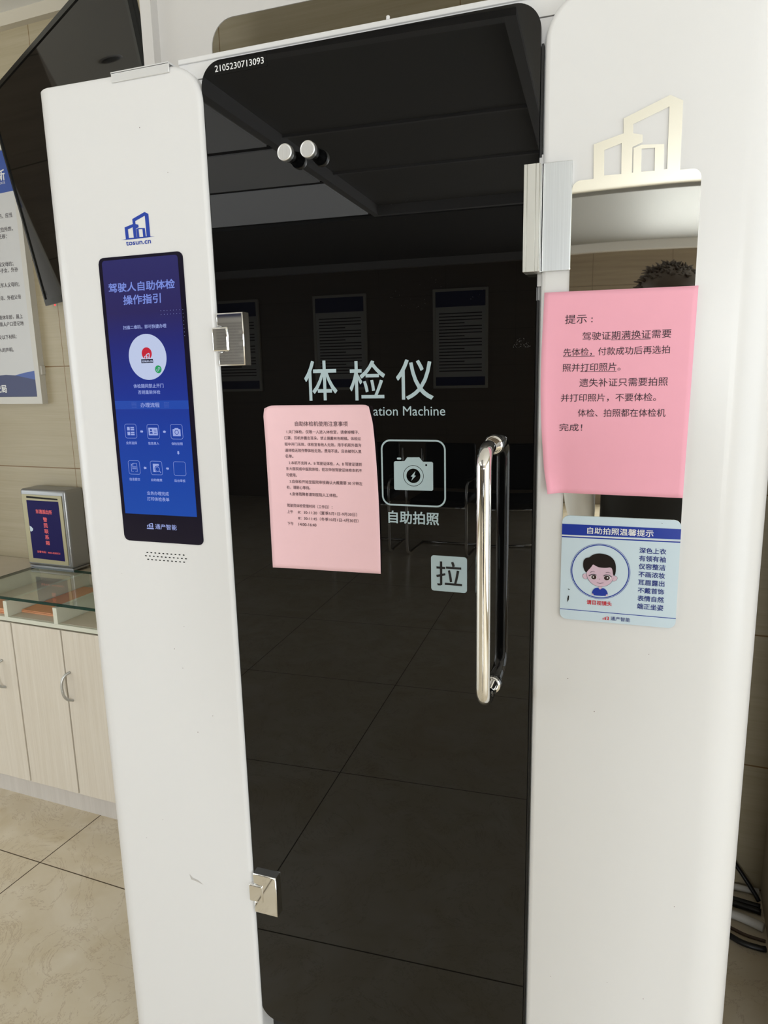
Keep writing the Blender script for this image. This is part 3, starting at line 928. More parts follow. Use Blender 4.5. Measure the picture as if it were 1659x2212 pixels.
# pull handle: bent tube standing off the glass, with rosettes
hx, hy, r = HANDLE_AT[0], DY - .083, 0.0116
hz1, hz0 = HANDLE_AT[1:]
path = [(hx, DY - .001, hz1), (hx, hy + .03, hz1)]
path += [(hx, hy + .03 - .03 * sin(a), hz1 - .03 + .03 * cos(a)) for a in [radians(x) for x in range(10, 91, 10)]]
path += [(hx, hy, hz1 - .03 - k * (hz1 - hz0 - .06) / 8) for k in range(1, 9)]
path += [(hx, hy + .03 - .03 * cos(a), hz0 + .03 - .03 * sin(a)) for a in [radians(x) for x in range(10, 91, 10)]]
path += [(hx, DY - .001, hz0)]
mb = MB(); mb.tube(path, r, 24)
hd = bp(mb, 'pull_handle', 'chrome', door)
for zz in (hz1, hz0):
    mb = MB(); mb.lathe([(.0165, 0), (.0165, .004), (.0150, .006), (.0150, .008), (.0135, .009)], (hx, DY, zz), (0, -1, 0), 28)
    bp(mb, 'rosette', 'chrome', door)
# scratches on the glass
mb = MB()
rs = random.Random(5)
for k in range(70):
    t_ = rs.random()
    x = .0745 + .024 * t_ + rs.gauss(0, .0015)
    z = 1.5990 + (.004 + .012 * sin(pi * min(1, t_ * 1.1))) * rs.random()
    mb.poly([circle(x, z, rs.uniform(.00015, .00045), n=6)], DL)
for k in range(46):
    x, z = rs.choice(((-.12, 1.685), (-.055, 1.700), (-.085, 1.672), (-.10, 1.83), (.02, 1.68)))
    mb.poly([circle(x + rs.gauss(0, .016), z + rs.gauss(0, .006), rs.uniform(.00012, .0004), n=6)], DL)
for k in range(60):
    mb.poly([circle(rs.uniform(-.43, .09), rs.uniform(.4, 2.0), rs.uniform(.0001, .0003), n=6)], DL)
bp(mb, 'scratch_marks', 'scratch', door)
# hinges
h0, h1, h2, h3, h4 = HINGE_X
for z0, z1, k0, k1 in HINGES:
    mb = MB()
    C_ = [(h0, z0), (h1, z0), (h1, z1), (h0, z1), (h0, k1 + .001), (h2, k1 + .001), (h2, k0 - .001), (h0, k0 - .001)]
    mb.prism(C_, DY - .0115, DY, bev=0.0022, seg=3)
    bp(mb, 'hinge_plate', 'chrome', door)
    mb = MB(); mb.box(h3, h4, DY - .0145, DY + .004, k0, k1, 0.003, 4)
    bp(mb, 'hinge_knuckle', 'chrome', door)
# two coat knobs
for kx in KNOBS[:2]:
    mb = MB(); mb.lathe([(.0075, 0), (.0075, .006), (.0105, .008), (.0105, .018), (.0118, .020)], (kx, DY, KNOBS[2]), (0, -1, 0), 26)
    kb = bp(mb, 'knob_stem', 'blackplastic', door)
    mb = MB(); mb.lathe([(.0122, .019), (.0130, .020), (.0130, .0285), (.0122, .0300), (.0108, .0300), (.0106, .0296)], (kx, DY, KNOBS[2]), (0, -1, 0), 30)
    bp(mb, 'knob_cap', 'alucap', door)
# lock body on the door, keeper plate on the panel
lx0, lx1, lz0, lz1 = LOCK_RECT
mb = MB()
wd = lx1 - lx0
for a, c_ in ((0, .195), (.215, .715), (.735, .93), (.95, 1.0)):
    mb.box(lx0 + wd * a, lx0 + wd * c_, DY - .032, DY, lz0, lz1, 0.0004, 1)
mb.box(lx0 + .0002, lx1 - .0002, DY - .0310, DY, lz0 + .0002, lz1 - .0002)
bp(mb, 'lock_body', 'alu2', door)
mb = MB(); mb.prism(rrect(0.1142, 0.1562, 1.7064, 1.8555, (0.0005, .003, .0005, .0005), n=4), -.0075, -.0002, bev=.0006, seg=2)
mb.box(0.1142, 0.1162, -.0075, .04, 1.7064, 1.8555)
bp(mb, 'lock_keeper', 'alu')
mb = MB(); mb.box(0.1078, 0.1139, 0.011, 0.05, 1.688, 1.872)
bp(mb, 'lock_housing', 'capmetal')


# the tower emblem, cut to fit any rectangle (its ground line is the lower side)
TW_OUT = [(.1854, 1.8285), (.1842, 1.8738), (.2236, 1.8834), (.2228, 1.9024), (.2816, 1.9241), (.2982, 1.9151), (.2989, 1.8285)]
TW_HOLES = [[(.1997, 1.8315), (.1988, 1.8649), (.2216, 1.8712), (.2226, 1.831)],
            [(.2358, 1.8937), (.2812, 1.9099), (.2823, 1.8312), (.2782, 1.8311), (.2769, 1.8635), (.2475, 1.866), (.2374, 1.8628), (.2382, 1.8312), (.2366, 1.8312), (.2360, 1.8645), (.2489, 1.8690), (.2485, 1.8787), (.2363, 1.8819)],
            [(.2481, 1.861), (.2655, 1.8602), (.2663, 1.8306), (.2488, 1.8312)]]


def emblem(x0, x1, z0, z1):
    f = lambda p: (x0 + (p[0] - .1842) / (.2989 - .1842) * (x1 - x0), z0 + (p[1] - 1.8285) / (1.9241 - 1.8285) * (z1 - z0))
    return [[f(p) for p in TW_OUT]] + [[f(p) for p in h] for h in TW_HOLES]


# emblem and web address printed on the left panel
PF = flat(-.0004)
mb = MB()
mb.poly(emblem(-.6211, -.5680, 1.8106, 1.8525), PF)
mb.poly([[(-.6309, 1.8096), (-.6, 1.8092), (-.5583, 1.8101), (-.568, 1.8108), (-.6207, 1.8106)]], PF)
for tx, x0, x1, z0, z1 in TOSUN:
    mb.text(tx, x0, x1, z0, z1, PF, 0.03)
bp(mb, 'panel_emblem', 'blue_ink')
# speaker grille: three rows of small slots
mb = MB()
for n, xa, xb, z in ((10, -.6345, -.5510, 1.2300), (11, -.6385, -.5465, 1.2230), (10, -.6340, -.5512, 1.2160)):
    for k in range(n):
        x = xa + (xb - xa) * k / (n - 1)
        mb.poly([circle(x, z, .0023, .0012, n=12)], PF)
bp(mb, 'speaker_grille', 'gap')
# small scuffs
mb = MB()
for k in range(26):
    x = random.uniform(.14, .40) if k % 2 else random.uniform(-.74, -.48)
    z = random.uniform(.4, 2.0)
    mb.poly([circle(x, z, random.uniform(.0004, .0009), n=7)], PF)
bp(mb, 'scuff_marks', 'ink_grey')
mb = MB()
mb.poly([[(-.600, .524), (-.592, .516), (-.580, .514), (-.567, .506), (-.584, .510), (-.597, .512)]], PF)  # flat grey shape paints the shaded side of a dent
bp(mb, 'dent_mark', 'dent')

# screen
mb = MB(); mb.prism(rrect(-.6848, -.5039, 1.2522, 1.7818, .0105, n=8), -.0016, .001, bev=.0008, seg=2)
scr = bp(mb, 'screen', 'bezel')
mb = MB(); mb.poly([rrect(-.6842 + .0075, -.5135, 1.3067, 1.7765, (0, 0, .006, .006), n=6)], flat(-.0020))
bp(mb, 'display', 'display', scr)
mb = MB(); mb.poly([[(-.6767, 1.5082), (-.5135, 1.5079), (-.5135, 1.5236), (-.6767, 1.5240)]], flat(-.0021))
bp(mb, 'display_band', 'disp_band', scr)
SF = flat(-.0023)
mb = MB()
for tx, x0, x1, z0, z1 in SCREEN_TITLE:
    mb.text(tx, x0, x1, z0, z1, lambda x, z: (x + (z - 1.715) * .06, -.0023, z), 0.02)
bp(mb, 'screen_title', 'disp_title', scr)
mb = MB()
for tx, x0, x1, z0, z1 in SCREEN_TEXT:
    mb.text(tx, x0, x1, z0, z1, SF, 0.008)
for tx, x0, x1, z0, z1 in SCREEN_BRAND:
    mb.text(tx, x0, x1, z0, z1, SF, 0.005)
q = BRAND_LOGO
mb.poly(emblem(q[0] + .0012, q[1] - .0012, q[2] + .0035, q[3]), SF)
mb.poly([rrect(q[0], q[1], q[2], q[2] + .0022, .0004, n=2)], SF)
for x, z in SCREEN_DOTS:
    mb.poly([circle(x, z, .0005, n=8)], SF)
for sx in (-.638, -.566):
    for i in range(6):
        for j in range(4):
            mb.poly([circle(sx + i * .0019, 1.5120 + j * .0026, .0003, n=6)], SF)
for (x0, x1, z0, z1) in SCREEN_ICONS:
    o_, i_ = rrect(x0, x1, z0, z1, .0042, n=5), rrect(x0 + .0006, x1 - .0006, z0 + .0006, z1 - .0006, .0036, n=5)
    mb.poly([o_, i_[::-1]], SF)


def ic(k, pts):
    x0, x1, z0, z1 = SCREEN_ICONS[k]
    return [(x0 + p[0] * (x1 - x0), z0 + p[1] * (z1 - z0)) for p in pts]


def icr(k, a, c, e, g):
    return ic(k, [(a, e), (c, e), (c, g), (a, g)])


for zz in (.22, .55):
    mb.poly([icr(0, .2, .43, zz, zz + .24)], SF)
    mb.poly([icr(0, .49, .8, zz, zz + .10)], SF)
    mb.poly([icr(0, .49, .8, zz + .14, zz + .24)], SF)
px, pz = ic(1, [(.33, .60)])[0]
mb.poly([ic(1, [(.14, .25), (.86, .25), (.88, .29), (.88, .73), (.85, .77), (.14, .77), (.12, .73), (.12, .29)]),
         circle(px, pz, .0022, n=14)[::-1], ic(1, [(.20, .36), (.46, .36), (.43, .46), (.35, .49), (.24, .46)])[::-1],
         icr(1, .56, .78, .58, .62)[::-1], icr(1, .60, .78, .47, .51)[::-1], icr(1, .56, .78, .36, .40)[::-1]], SF)
px, pz = ic(2, [(.5, .46)])[0]
mb.poly([ic(2, [(.2, .2), (.8, .2), (.82, .23), (.82, .66), (.67, .69), (.62, .76), (.38, .76), (.33, .69), (.18, .66), (.18, .23)]),
         circle(px, pz, .0046, n=18)[::-1], circle(px, pz, .0033, n=18)], SF) if False else None
mb.poly([ic(2, [(.2, .2), (.8, .2), (.82, .23), (.82, .66), (.67, .69), (.62, .76), (.38, .76), (.33, .69), (.18, .66), (.18, .23)]), circle(px, pz, .0044, n=18)[::-1]], SF)
mb.poly([circle(px, pz, .0033, n=18)], SF)
for L in ([(.25, .78), (.25, .2), (.42, .2)], [(.58, .2), (.74, .2), (.74, .80), (.42, .80), (.25, .66)], [(.25, .66), (.42, .66), (.42, .80)], [(.32, .55), (.68, .55)], [(.32, .47), (.68, .47)], [(.32, .40), (.68, .40)]):
    mb.poly([ribbon(ic(3, L), .0008)], SF)
px, pz = ic(4, [(.58, .42)])[0]
mb.poly([ic(4, [(.2, .2), (.72, .2), (.72, .8), (.2, .8)]), circle(px, pz, .0058, n=18)[::-1], icr(4, .28, .64, .72, .76)[::-1]], SF) if False else None
mb.poly([ic(4, [(.22, .2), (.48, .2), (.36, .32), (.34, .5), (.42, .62), (.60, .68), (.72, .64), (.72, .8), (.22, .8)])], SF)
mb.poly([circle(px, pz, .0050, n=18), circle(px, pz, .0041, n=18)[::-1]], SF)
mb.poly([ribbon(ic(4, [(.72, .30), (.85, .16)]), .0012)], SF)
for k, (x, z) in enumerate(SCREEN_ARROWS):
    a = (0, 0, -pi / 2, pi, pi)[k]
    sh = [(-.0032, -.0018), (.0004, -.0018), (.0004, -.0030), (.0034, 0), (.0004, .0030), (.0004, .0018), (-.0032, .0018)]
    mb.poly([[(x + p[0] * cos(a) - p[1] * sin(a), z + p[0] * sin(a) + p[1] * cos(a)) for p in sh]], SF)
bp(mb, 'screen_text', 'disp_text', scr)
mb = MB(); mb.poly([circle(-.5942, 1.6030, .0413, n=56)], flat(-.0022))
bp(mb, 'screen_disc', 'disp_disc', scr)
rx, rz = SCREEN_REDLOGO[0]
q = SCREEN_REDLOGO[3]
mb = MB()
em = emblem(rx - .0058, rx + .0062, q[3] + .0006, q[3] + .0110)
mb.poly([[p for p in circle(rx, rz, .0110, n=48) if p[1] > q[3] + .0003]], flat(-.0024))
bp(mb, 'disc_emblem', 'disp_red', scr)
mb = MB(); mb.poly(em, flat(-.0026)); mb.text('tosun.cn', q[0] + .001, q[1] - .001, q[2] + .0015, q[3] - .0015, flat(-.0026), .03)
bp(mb, 'disc_emblem_lines', 'disp_disc', scr)
mb = MB(); mb.poly([rrect(*q, .0003, n=2)], flat(-.0024))
bp(mb, 'disc_bar', 'disp_dark', scr)
gx, gz = SCREEN_GREEN[0]
mb = MB(); mb.poly([circle(gx, gz, .0071, n=28)], flat(-.0024))
bp(mb, 'green_disc', 'disp_green', scr)
mb = MB()
sc_ = [(gx - .0030 + .0018 * cos(radians(a)), gz - .0012 + .0018 * sin(radians(a))) for a in range(120, 361, 20)]
sc_ += [(gx - .0012, gz + .0008)]
s1 = [(gx - .0018 + .0019 * cos(radians(a)), gz - .0016 + .0019 * sin(radians(a))) for a in range(100, 371, 20)]
s2 = [(gx + .0018 + .0019 * cos(radians(a)), gz + .0016 + .0019 * sin(radians(a))) for a in range(190, -80, -20)]
mb.poly([ribbon(s1 + s2, .0008)], flat(-.0026))
bp(mb, 'green_disc_curl', 'disp_disc', scr)

# polished steel plate with the emblem skyline on the right panel
a_ = lambda cx, cz, r_, s_, e_: [(cx + r_ * cos(radians(s_ + (e_ - s_) * k / 6)), cz + r_ * sin(radians(s_ + (e_ - s_) * k / 6))) for k in range(7)]
outl = [(.1556, 1.19)] + a_(.1680, 1.8165, .0118, 180, 90) + TW_OUT + a_(.3145, 1.8165, .0118, 90, 0) + [(.3273, 1.19)]
mb = MB()
mb.poly([outl] + [h[::-1] for h in TW_HOLES], flat(-.0022))
mb.poly([outl] + [h[::-1] for h in TW_HOLES], flat(-.0004))
for L in [outl] + TW_HOLES:
    n = len(L)
    mb.faces([(p[0], yy, p[1]) for yy in (-.0022, -.0004) for p in L], [(i, (i + 1) % n, n + (i + 1) % n, n + i) for i in range(n)])
bp(mb, 'mirror_plate', 'steel')

# ------------------------------------------------------------------ photo tips sign
SO = (.2413, 0, 1.256)
sign = thing('photo_tips_sign', 'pale blue tips sign with a cartoon portrait, stuck below the right pink notice', 'sign', SO)


def sp_(mb, name, m, parent=sign):
    return mb.build(name, M[m], parent=parent, org=SO)


mb = MB(); mb.prism([(.1553 + .0, 1.1726)] and rrect(.1553, .3277, 1.1722, 1.3410, .0105, n=8), -.0040, -.0024, bev=.0003, seg=1)
board = sp_(mb, 'board', 'sign_bg')
G = flat(-.0043)
mb = MB()
mb.poly([[(.1554, 1.3105), (.3276, 1.3122), (.3276, 1.3280), (.1554, 1.3278)]], G)
mb.poly([[(.1554, 1.3062), (.3276, 1.3071), (.3276, 1.3090), (.1554, 1.3081)]], G)
mb.poly([[(.1557, 1.1881), (.3277, 1.1879), (.3277, 1.1890), (.1557, 1.1891)]], G)
cx, cz = .21465, 1.2544
R0 = .0446
mb.poly([circle(cx, cz, R0, n=64), circle(cx, cz, R0 - .0006, n=64)[::-1]], G)
mb.poly([circle(cx, cz, R0 - .0014, n=64), circle(cx, cz, R0 - .0028, n=64)[::-1]], G)
sp_(mb, 'blue_bands', 'sign_blue')
mb = MB()
for tx, x0, x1, z0, z1 in SIGN_LIST:
    mb.text(tx, x0, x1, z0, z1, G, .016)
for tx, x0, x1, z0, z1 in SIGN_FOOT:
    mb.text(tx, x0, x1, z0, z1, G, .006)
sp_(mb, 'tips_text', 'sign_navy')
mb = MB()
for tx, x0, x1, z0, z1 in SIGN_TITLE:
    mb.text(tx, x0, x1, z0, z1, flat(-.0046), .012)
mb.poly([[(.1554, 1.3083), (.3276, 1.3092), (.3276, 1.3102), (.1554, 1.3100)]], flat(-.0046))
sp_(mb, 'title_text', 'white_ink')
mb = MB()
for tx, x0, x1, z0, z1 in SIGN_RED:
    mb.text(tx, x0, x1, z0, z1, G, .02)
q = SIGN_FOOTLOGO
mb.poly(emblem(*q), G)
sp_(mb, 'red_text', 'red_ink')
lay = lambda k: flat(-.0043 - .00016 * k)
mb = MB(); mb.poly([chaikin(FACE['hair'])], lay(3)); sp_(mb, 'portrait_hair', 'hair_ink')
mb = MB()
mb.poly([chaikin(FACE['skin'])], lay(2))
for e in FACE['ears']:
    mb.poly([chaikin(e)], lay(1))
mb.poly([FACE['neck']], lay(1))
for e in FACE['hands']:
    mb.poly([e], lay(3))
sp_(mb, 'portrait_skin', 'skin_ink')
mb = MB(); mb.poly([chaikin(FACE['shirt'], 1)], lay(2)); sp_(mb, 'portrait_shirt', 'sign_blue')
mb = MB()
for e in FACE['whites']:
    mb.poly([e], lay(3))
for e in FACE['glints']:
    mb.poly([e], lay(6))
sp_(mb, 'portrait_eye_whites', 'white_ink')
mb = MB()
for e in FACE['eyes']:
    mb.poly([e], lay(5))
sp_(mb, 'portrait_irises', 'iris_ink')
mb = MB()
for k, e in enumerate(FACE['lids']):
    mb.poly([ribbon(e, .0011 if k < 2 else .0005)], lay(6))
mb.poly([ribbon(chaikin(FACE['skin'])[26:66], .00035)], lay(2.5))
for L in FACE['ears']:
    L = chaikin(L)
    mb.poly([ribbon(L[2:-2], .0003)], lay(1.5))
sp_(mb, 'portrait_print_lines', 'line_ink')
mb = MB()
mb.poly([[(.1668, 1.2005), (.1690, 1.2050), (.1692, 1.2110), (.1676, 1.2118), (.1664, 1.2060)]], G)
mb.poly([[(.1665, 1.2225), (.1690, 1.2210), (.1700, 1.2216), (.1680, 1.2228)]], G)
mb.poly([[(.2990, 1.3360), (.3016, 1.3352), (.3014, 1.3358)]], G)
sp_(mb, 'worn_spots', 'darkletter')


# ------------------------------------------------------------------ the two pink notices
def sheet_fn(corners, lift):
    """surface of a sheet: plane point (x,z) -> 3D, lifted off the glass towards the viewer"""
    BL, BR, TR, TL = corners

    def uv(x, z):
        v = (z - (BL[1] + BR[1]) / 2) / ((TL[1] + TR[1]) / 2 - (BL[1] + BR[1]) / 2)
        xl = BL[0] + (TL[0] - BL[0]) * v
        xr = BR[0] + (TR[0] - BR[0]) * v
        return (x - xl) / (xr - xl), v
    return uv


def make_sheet(name, label, corners, ybase, lift, inner, mpaper, texts, lines, mink, bold, group, warp=None):
    BL, BR, TR, TL = corners
    uv = sheet_fn(corners, lift)
    org = ((BL[0] + BR[0]) / 2, ybase, BL[1])
    root = thing(name, label, 'notice', org, group=group)
    N_, K_ = 28, 36

    def S(u, v, e=0.0):
        x = (BL[0] * (1 - u) + BR[0] * u) * (1 - v) + (TL[0] * (1 - u) + TR[0] * u) * v
        z = (BL[1] * (1 - u) + BR[1] * u) * (1 - v) + (TL[1] * (1 - u) + TR[1] * u) * v
        if warp:
            dx, dz = warp(u, v)
            x, z = x + dx, z + dz
        return (x, ybase - lift(u, v) - e, z)
    mb = MB()
    vs = [S(i / N_, j / K_) for j in range(K_ + 1) for i in range(N_ + 1)]
    fs = [(j * (N_ + 1) + i, j * (N_ + 1) + i + 1, (j + 1) * (N_ + 1) + i + 1, (j + 1) * (N_ + 1) + i) for j in range(K_) for i in range(N_)]
    mb.faces(vs, fs, smooth=True)
    sh = mb.build('sheet', M[mpaper], parent=root, org=org)
    mod = sh.modifiers.new('thickness', 'SOLIDIFY')
    mod.thickness = 0.0002
    mod.offset = 0
    mb = MB()

    def fn(x, z):
        u, v = uv(x, z)
        return (x, ybase - lift(u, v) - .0005, z)
    for tx, x0, x1, z0, z1 in texts:
        mb.text(tx, x0, x1, z0, z1, fn, bold)
    for p, q in lines:
        mb.faces([fn(p[0], p[1]), fn(q[0], q[1]), fn(q[0], q[1] + .0007), fn(p[0], p[1] + .0007)], [(0, 1, 2, 3)])
    mb.build('printed_text', M[mink], parent=root, org=org)
    return root


def lift_r(u, v):
    e = .0004
    e += .010 * max(0, 1 - u / .16) ** 2 * max(0, min(1, (1 - v) * 1.6)) 
    e += .006 * max(0, 1 - (u / .10 + v / .10)) * 1.5
    return e


def warp_r(u, v):
    b_ = max(0, 1 - u / .35)
    return (-.0062 * b_ * sin(pi * min(1, max(0, (1.0 - v) / 1.0))) ** 1.2 + .004 * max(0, 1 - (u / .15 + v / .12)), 0)


make_sheet('pink_notice', 'larger-print pink paper notice taped over the steel mirror plate', NOTICE_CORNERS, -.0046, lift_r, .1, 'pink', NOTICE_TEXT, NOTICE_LINES, 'ink', .0, 'pink paper notices on the booth', warp_r)


def lift_l(u, v):
    s = abs(u - .5) * 2
    e = .0012 + .0035 * max(0, s - .6) / .4 * (.25 + .75 * v)
    e += .0035 * (max(0, s - .78) / .22) ** 2 * max(0, v - .8) / .2
    e += .0006 * sin(7 * u + 2.5) * sin(9 * v + 1)
    return e


def warp_l(u, v):
    dx = .0040 * max(0, u - .7) / .3 * sin(pi * min(1, v)) * .9
    dx -= .0035 * (max(0, u - .9) / .1) * max(0, v - .9) / .1
    dx += .0030 * (max(0, .1 - u) / .1) * max(0, v - .95) / .05
    dz = -.0050 * (max(0, .09 - u) / .09) ** 2 * max(0, v - .9) / .1
    dz -= .0030 * (max(0, u - .94) / .06) ** 2 * max(0, v - .9) / .1
    return dx, dz


make_sheet('pink_notice', 'small-print pale pink rules notice taped on the black glass door', RULES_CORNERS, DY - .0008, lift_l, .1, 'pink2', RULES_TEXT, [], 'ink_grey', .006, 'pink paper notices on the booth', warp_l)

# ------------------------------------------------------------------ counter cabinet by the back wall (room axes)
KO = (-1.75, .80, 0)
cab = thing('counter_cabinet', 'pale wood counter cabinet with hinged doors and open top compartments', 'cabinet', KO, room=True)


def kp(mb, name, m, parent=cab):
    return mb.build(name, M[m], parent=parent, org=KO)


FY = .60
KX0, KX1 = -2.62, -1.0
mb = MB(); mb.box(KX0, KX1, FY + .018, 1.045, .11, .715)
kp(mb, 'carcass', 'cabwood')
mb = MB(); mb.box(KX0 + .01, KX1 - .01, .655, 1.04, 0, .11)
kp(mb, 'toe_board', 'toe')
mb = MB(); mb.box(KX0, KX1, FY, 1.045, .7335, .7485, .0008, 1)
kp(mb, 'compartment_floor', 'cabedge')
mb = MB(); mb.box(KX0 + .002, KX1 - .002, FY + .012, .99, .7486, .7492)
kp(mb, 'compartment_lining', 'cabwood_h')
for x0, x1 in ((-2.62, -2.603), (-2.11, -2.093), (-1.845, -1.828), (-1.6135, -1.596), (-1.362, -1.345), (-1.017, -1.0)):
    mb = MB(); mb.box(x0, x1, FY, FY + .012, .7487, .806)
    mb.box(x0, x1, FY + .012, .99, .7493, .806)
    kp(mb, 'divider', 'cabedge')
mb = MB(); mb.box(KX0, KX1, .985, 1.045, .7486, .806)
kp(mb, 'back_board', 'cabwood_h')
mb = MB(); mb.box(KX0, -2.095, FY, 1.045, .8065, .8165)
kp(mb, 'side_worktop', 'cabwood_h')
for x0, x1, hx_ in ((-2.60, -2.215, None), (-2.21, -1.824, -1.886), (-1.818, -1.592, None), (-1.586, -1.30, -1.566), (-1.296, -1.005, -1.02)):
    mb = MB(); mb.box(x0, x1, FY, FY + .017, .112, .728, .0012, 1)
    dr = kp(mb, 'cabinet_door', 'cabwood')
    if hx_:
        mb = MB()
        zc, hh = .527, .052
        pts = [(hx_, FY + .001, zc + hh), (hx_ - .010, FY - .014, zc + hh - .006), (hx_ - .016, FY - .024, zc + hh * .55), (hx_ - .018, FY - .026, zc), (hx_ - .016, FY - .024, zc - hh * .55), (hx_ - .010, FY - .014, zc - hh + .006), (hx_, FY + .001, zc - hh)]
        pts = [Vector(p) for p in pts]
        for _ in range(2):
            pts = [pts[0]] + [p_ for i in range(len(pts) - 1) for p_ in (pts[i] * .75 + pts[i + 1] * .25, pts[i] * .25 + pts[i + 1] * .75)] + [pts[-1]]
        mb.tube(pts, .0048, 10)
        kp(mb, 'door_handle', 'pull', dr)

# glass worktop
GO = (-1.55, .79, .807)
gl = thing('glass_worktop', 'clear glass sheet with green edge lying on the cabinet compartments', 'glass top', GO, room=True)
mb = MB(); mb.box(-2.09, -1.005, .615, .962, .8075, .8165)
mb.build('glass_sheet', M['glasstop'], parent=gl, org=GO)
mb = MB()
mb.box(-2.0912, -1.0038, .6125, .6152, .8072, .8168)
mb.box(-2.0925, -2.0900, .6125, .9632, .8072, .8168)
mb.box(-2.0912, -1.0038, .9618, .9632, .8072, .8168)
mb.build('ground_edge', M['glassedge'], parent=gl, org=GO)


def paper_stack(x0, x1, y0, y1, n, label, rot=0.0):
    o3 = ((x0 + x1) / 2, (y0 + y1) / 2, .7493)
    mb = MB()
    for k in range(n):
        d = random.uniform(-.003, .003)
        e = random.uniform(-.003, .003)
        mb.box(x0 + d, x1 + d, y0 + e, y1 + e, .7493 + k * .0032, .7493 + k * .0032 + .0028)
    o = mb.build('envelope_stack', M['orange'], org=o3, room=True)
    tag(o, label, 'envelopes', 'orange envelope stacks in the counter')
    return o


paper_stack(-1.822, -1.622, .655, .945, 3, 'stack of orange envelopes in the middle open compartment')
paper_stack(-2.05, -1.852, .622, .70, 6, 'stack of orange envelopes in the leftmost visible compartment')

# comments box on the glass
XO = (-1.99, 1.0, .8165)
bx = thing('comments_box', 'grey metal comments box with a navy card standing on the glass counter', 'box', XO, room=True)


def xp(mb, name, m, parent=bx):
    return mb.build(name, M[m], parent=parent, org=XO)


mb = MB(); mb.box(-2.112, -1.872, .950, 1.046, .8165 + .007, 1.140, .012, 4)
body = xp(mb, 'box_body', 'boxgrey')
mb = MB(); mb.box(-2.108, -1.876, .956, 1.04, .8166, .824)
xp(mb, 'base_strip', 'boxgrey')
mb = MB(); mb.prism(rrect(-2.100, -1.890, .838, 1.118, .003, n=3), .9470, .9505)
fr = xp(mb, 'front_plate', 'boxbeige')
mb = MB(); mb.poly([[(-2.074, 1.104), (-1.909, 1.1015), (-1.909, 1.1075), (-2.074, 1.112)]], flat(.9466))
xp(mb, 'slot', 'gap', fr)
mb = MB(); mb.poly([[(-2.0751, .8560), (-1.9053, .8545), (-1.9073, 1.0955), (-2.0756, 1.0950)]], flat(.9465))
card = xp(mb, 'navy_card', 'navy', fr)
mb = MB()
BF = flat(.9460)
mb.text('东港派出所', -2.0315, -1.9455, 1.0424, 1.0604, BF, .03)
for k, ch in enumerate('警民联系箱'):
    zc = 1.0200 - k * .0238
    xc = -1.9860
    mb.text(ch, xc - .0108, xc + .0108, zc - .0092, zc + .0092, BF, .03)
mb.text('监督电话：0633-8280521', -2.0485, -1.9265, .8806, .8898, BF, .03)
xp(mb, 'card_text', 'coral', fr)
mb = MB()
q = [(-2.0680, .985 + .012 * sin(a)) for a in (0, .5)]
mb.poly([[(-2.0735, .990), (-2.0640, .986), (-2.0560, .978), (-2.0600, .970), (-2.0700, .966), (-2.0735, .968)]], BF)
xp(mb, 'card_emblem', 'sign_bg', fr)

# ------------------------------------------------------------------ framed notice board on the back wall
NO = (-2.36, 1.05, 1.47)
nb = thing('notice_board', 'white-framed regulations board with blue header hanging behind the television', 'notice board', NO, room=True)


def npp(mb, name, m, parent=nb):
    return mb.build(name, M[m], parent=parent, org=NO)


nx0, nx1, nz0, nz1 = -2.72, -2.012, 1.472, 2.44
mb = MB(); mb.ring_prism([(nx0, nz0), (nx1, nz0), (nx1, nz1), (nx0, nz1)], [(nx0 + .024, nz0 + .028), (nx1 - .024, nz0 + .028), (nx1 - .024, nz1 - .028), (nx0 + .024, nz1 - .028)], 1.022, 1.0499)
npp(mb, 'frame', 'frame')
mb = MB(); mb.box(nx0 + .02, nx1 - .02, 1.030, 1.044, nz0 + .02, nz1 - .02)
bs = npp(mb, 'sheet', 'sheet')
mb = MB(); mb.box(nx1 - .001, nx1 + .006, 1.03, 1.0499, 1.585, 1.62, .002)
npp(mb, 'frame_clip', 'frame')
NF = flat(1.0295)
NF2 = flat(1.0290)
sx0, sx1 = nx0 + .024, nx1 - .024
mb = MB()
mb.poly([[(sx0, 1.50), (sx1, 1.50), (sx1, 1.565), (-2.09, 1.582), (-2.2, 1.588), (-2.36, 1.580), (sx0, 1.590)]], NF)
mb.poly([[(sx0, 2.33), (-2.12, 2.40), (-2.09, 2.412), (sx0, 2.412)]], NF)
npp(mb, 'navy_print', 'poster_navy', bs)
mb = MB()
mb.poly([[(sx0, 2.250), (-2.2, 2.262), (sx1, 2.268), (sx1, 2.412), (sx0, 2.412)]], flat(1.0297))
mb.poly([[(sx1, 1.565), (sx1, 1.602), (-2.10, 1.594), (-2.15, 1.585)]], NF2)
npp(mb, 'blue_print', 'poster_blue', bs)
mb = MB()
mb.text_h('革新', -2.080, 2.312, .042, NF2, .02)
mb.text_h('UPDATE', -2.082, 2.296, .012, NF2)
mb.text_h('公安局', -2.205, 1.520, .034, NF2, .02)
npp(mb, 'header_text', 'white_ink', bs)
mb = MB()
for tx, xr, z in POSTER_TEXT:
    mb.text_h(tx, xr, z, .0185, NF2)
npp(mb, 'body_text', 'ink', bs)

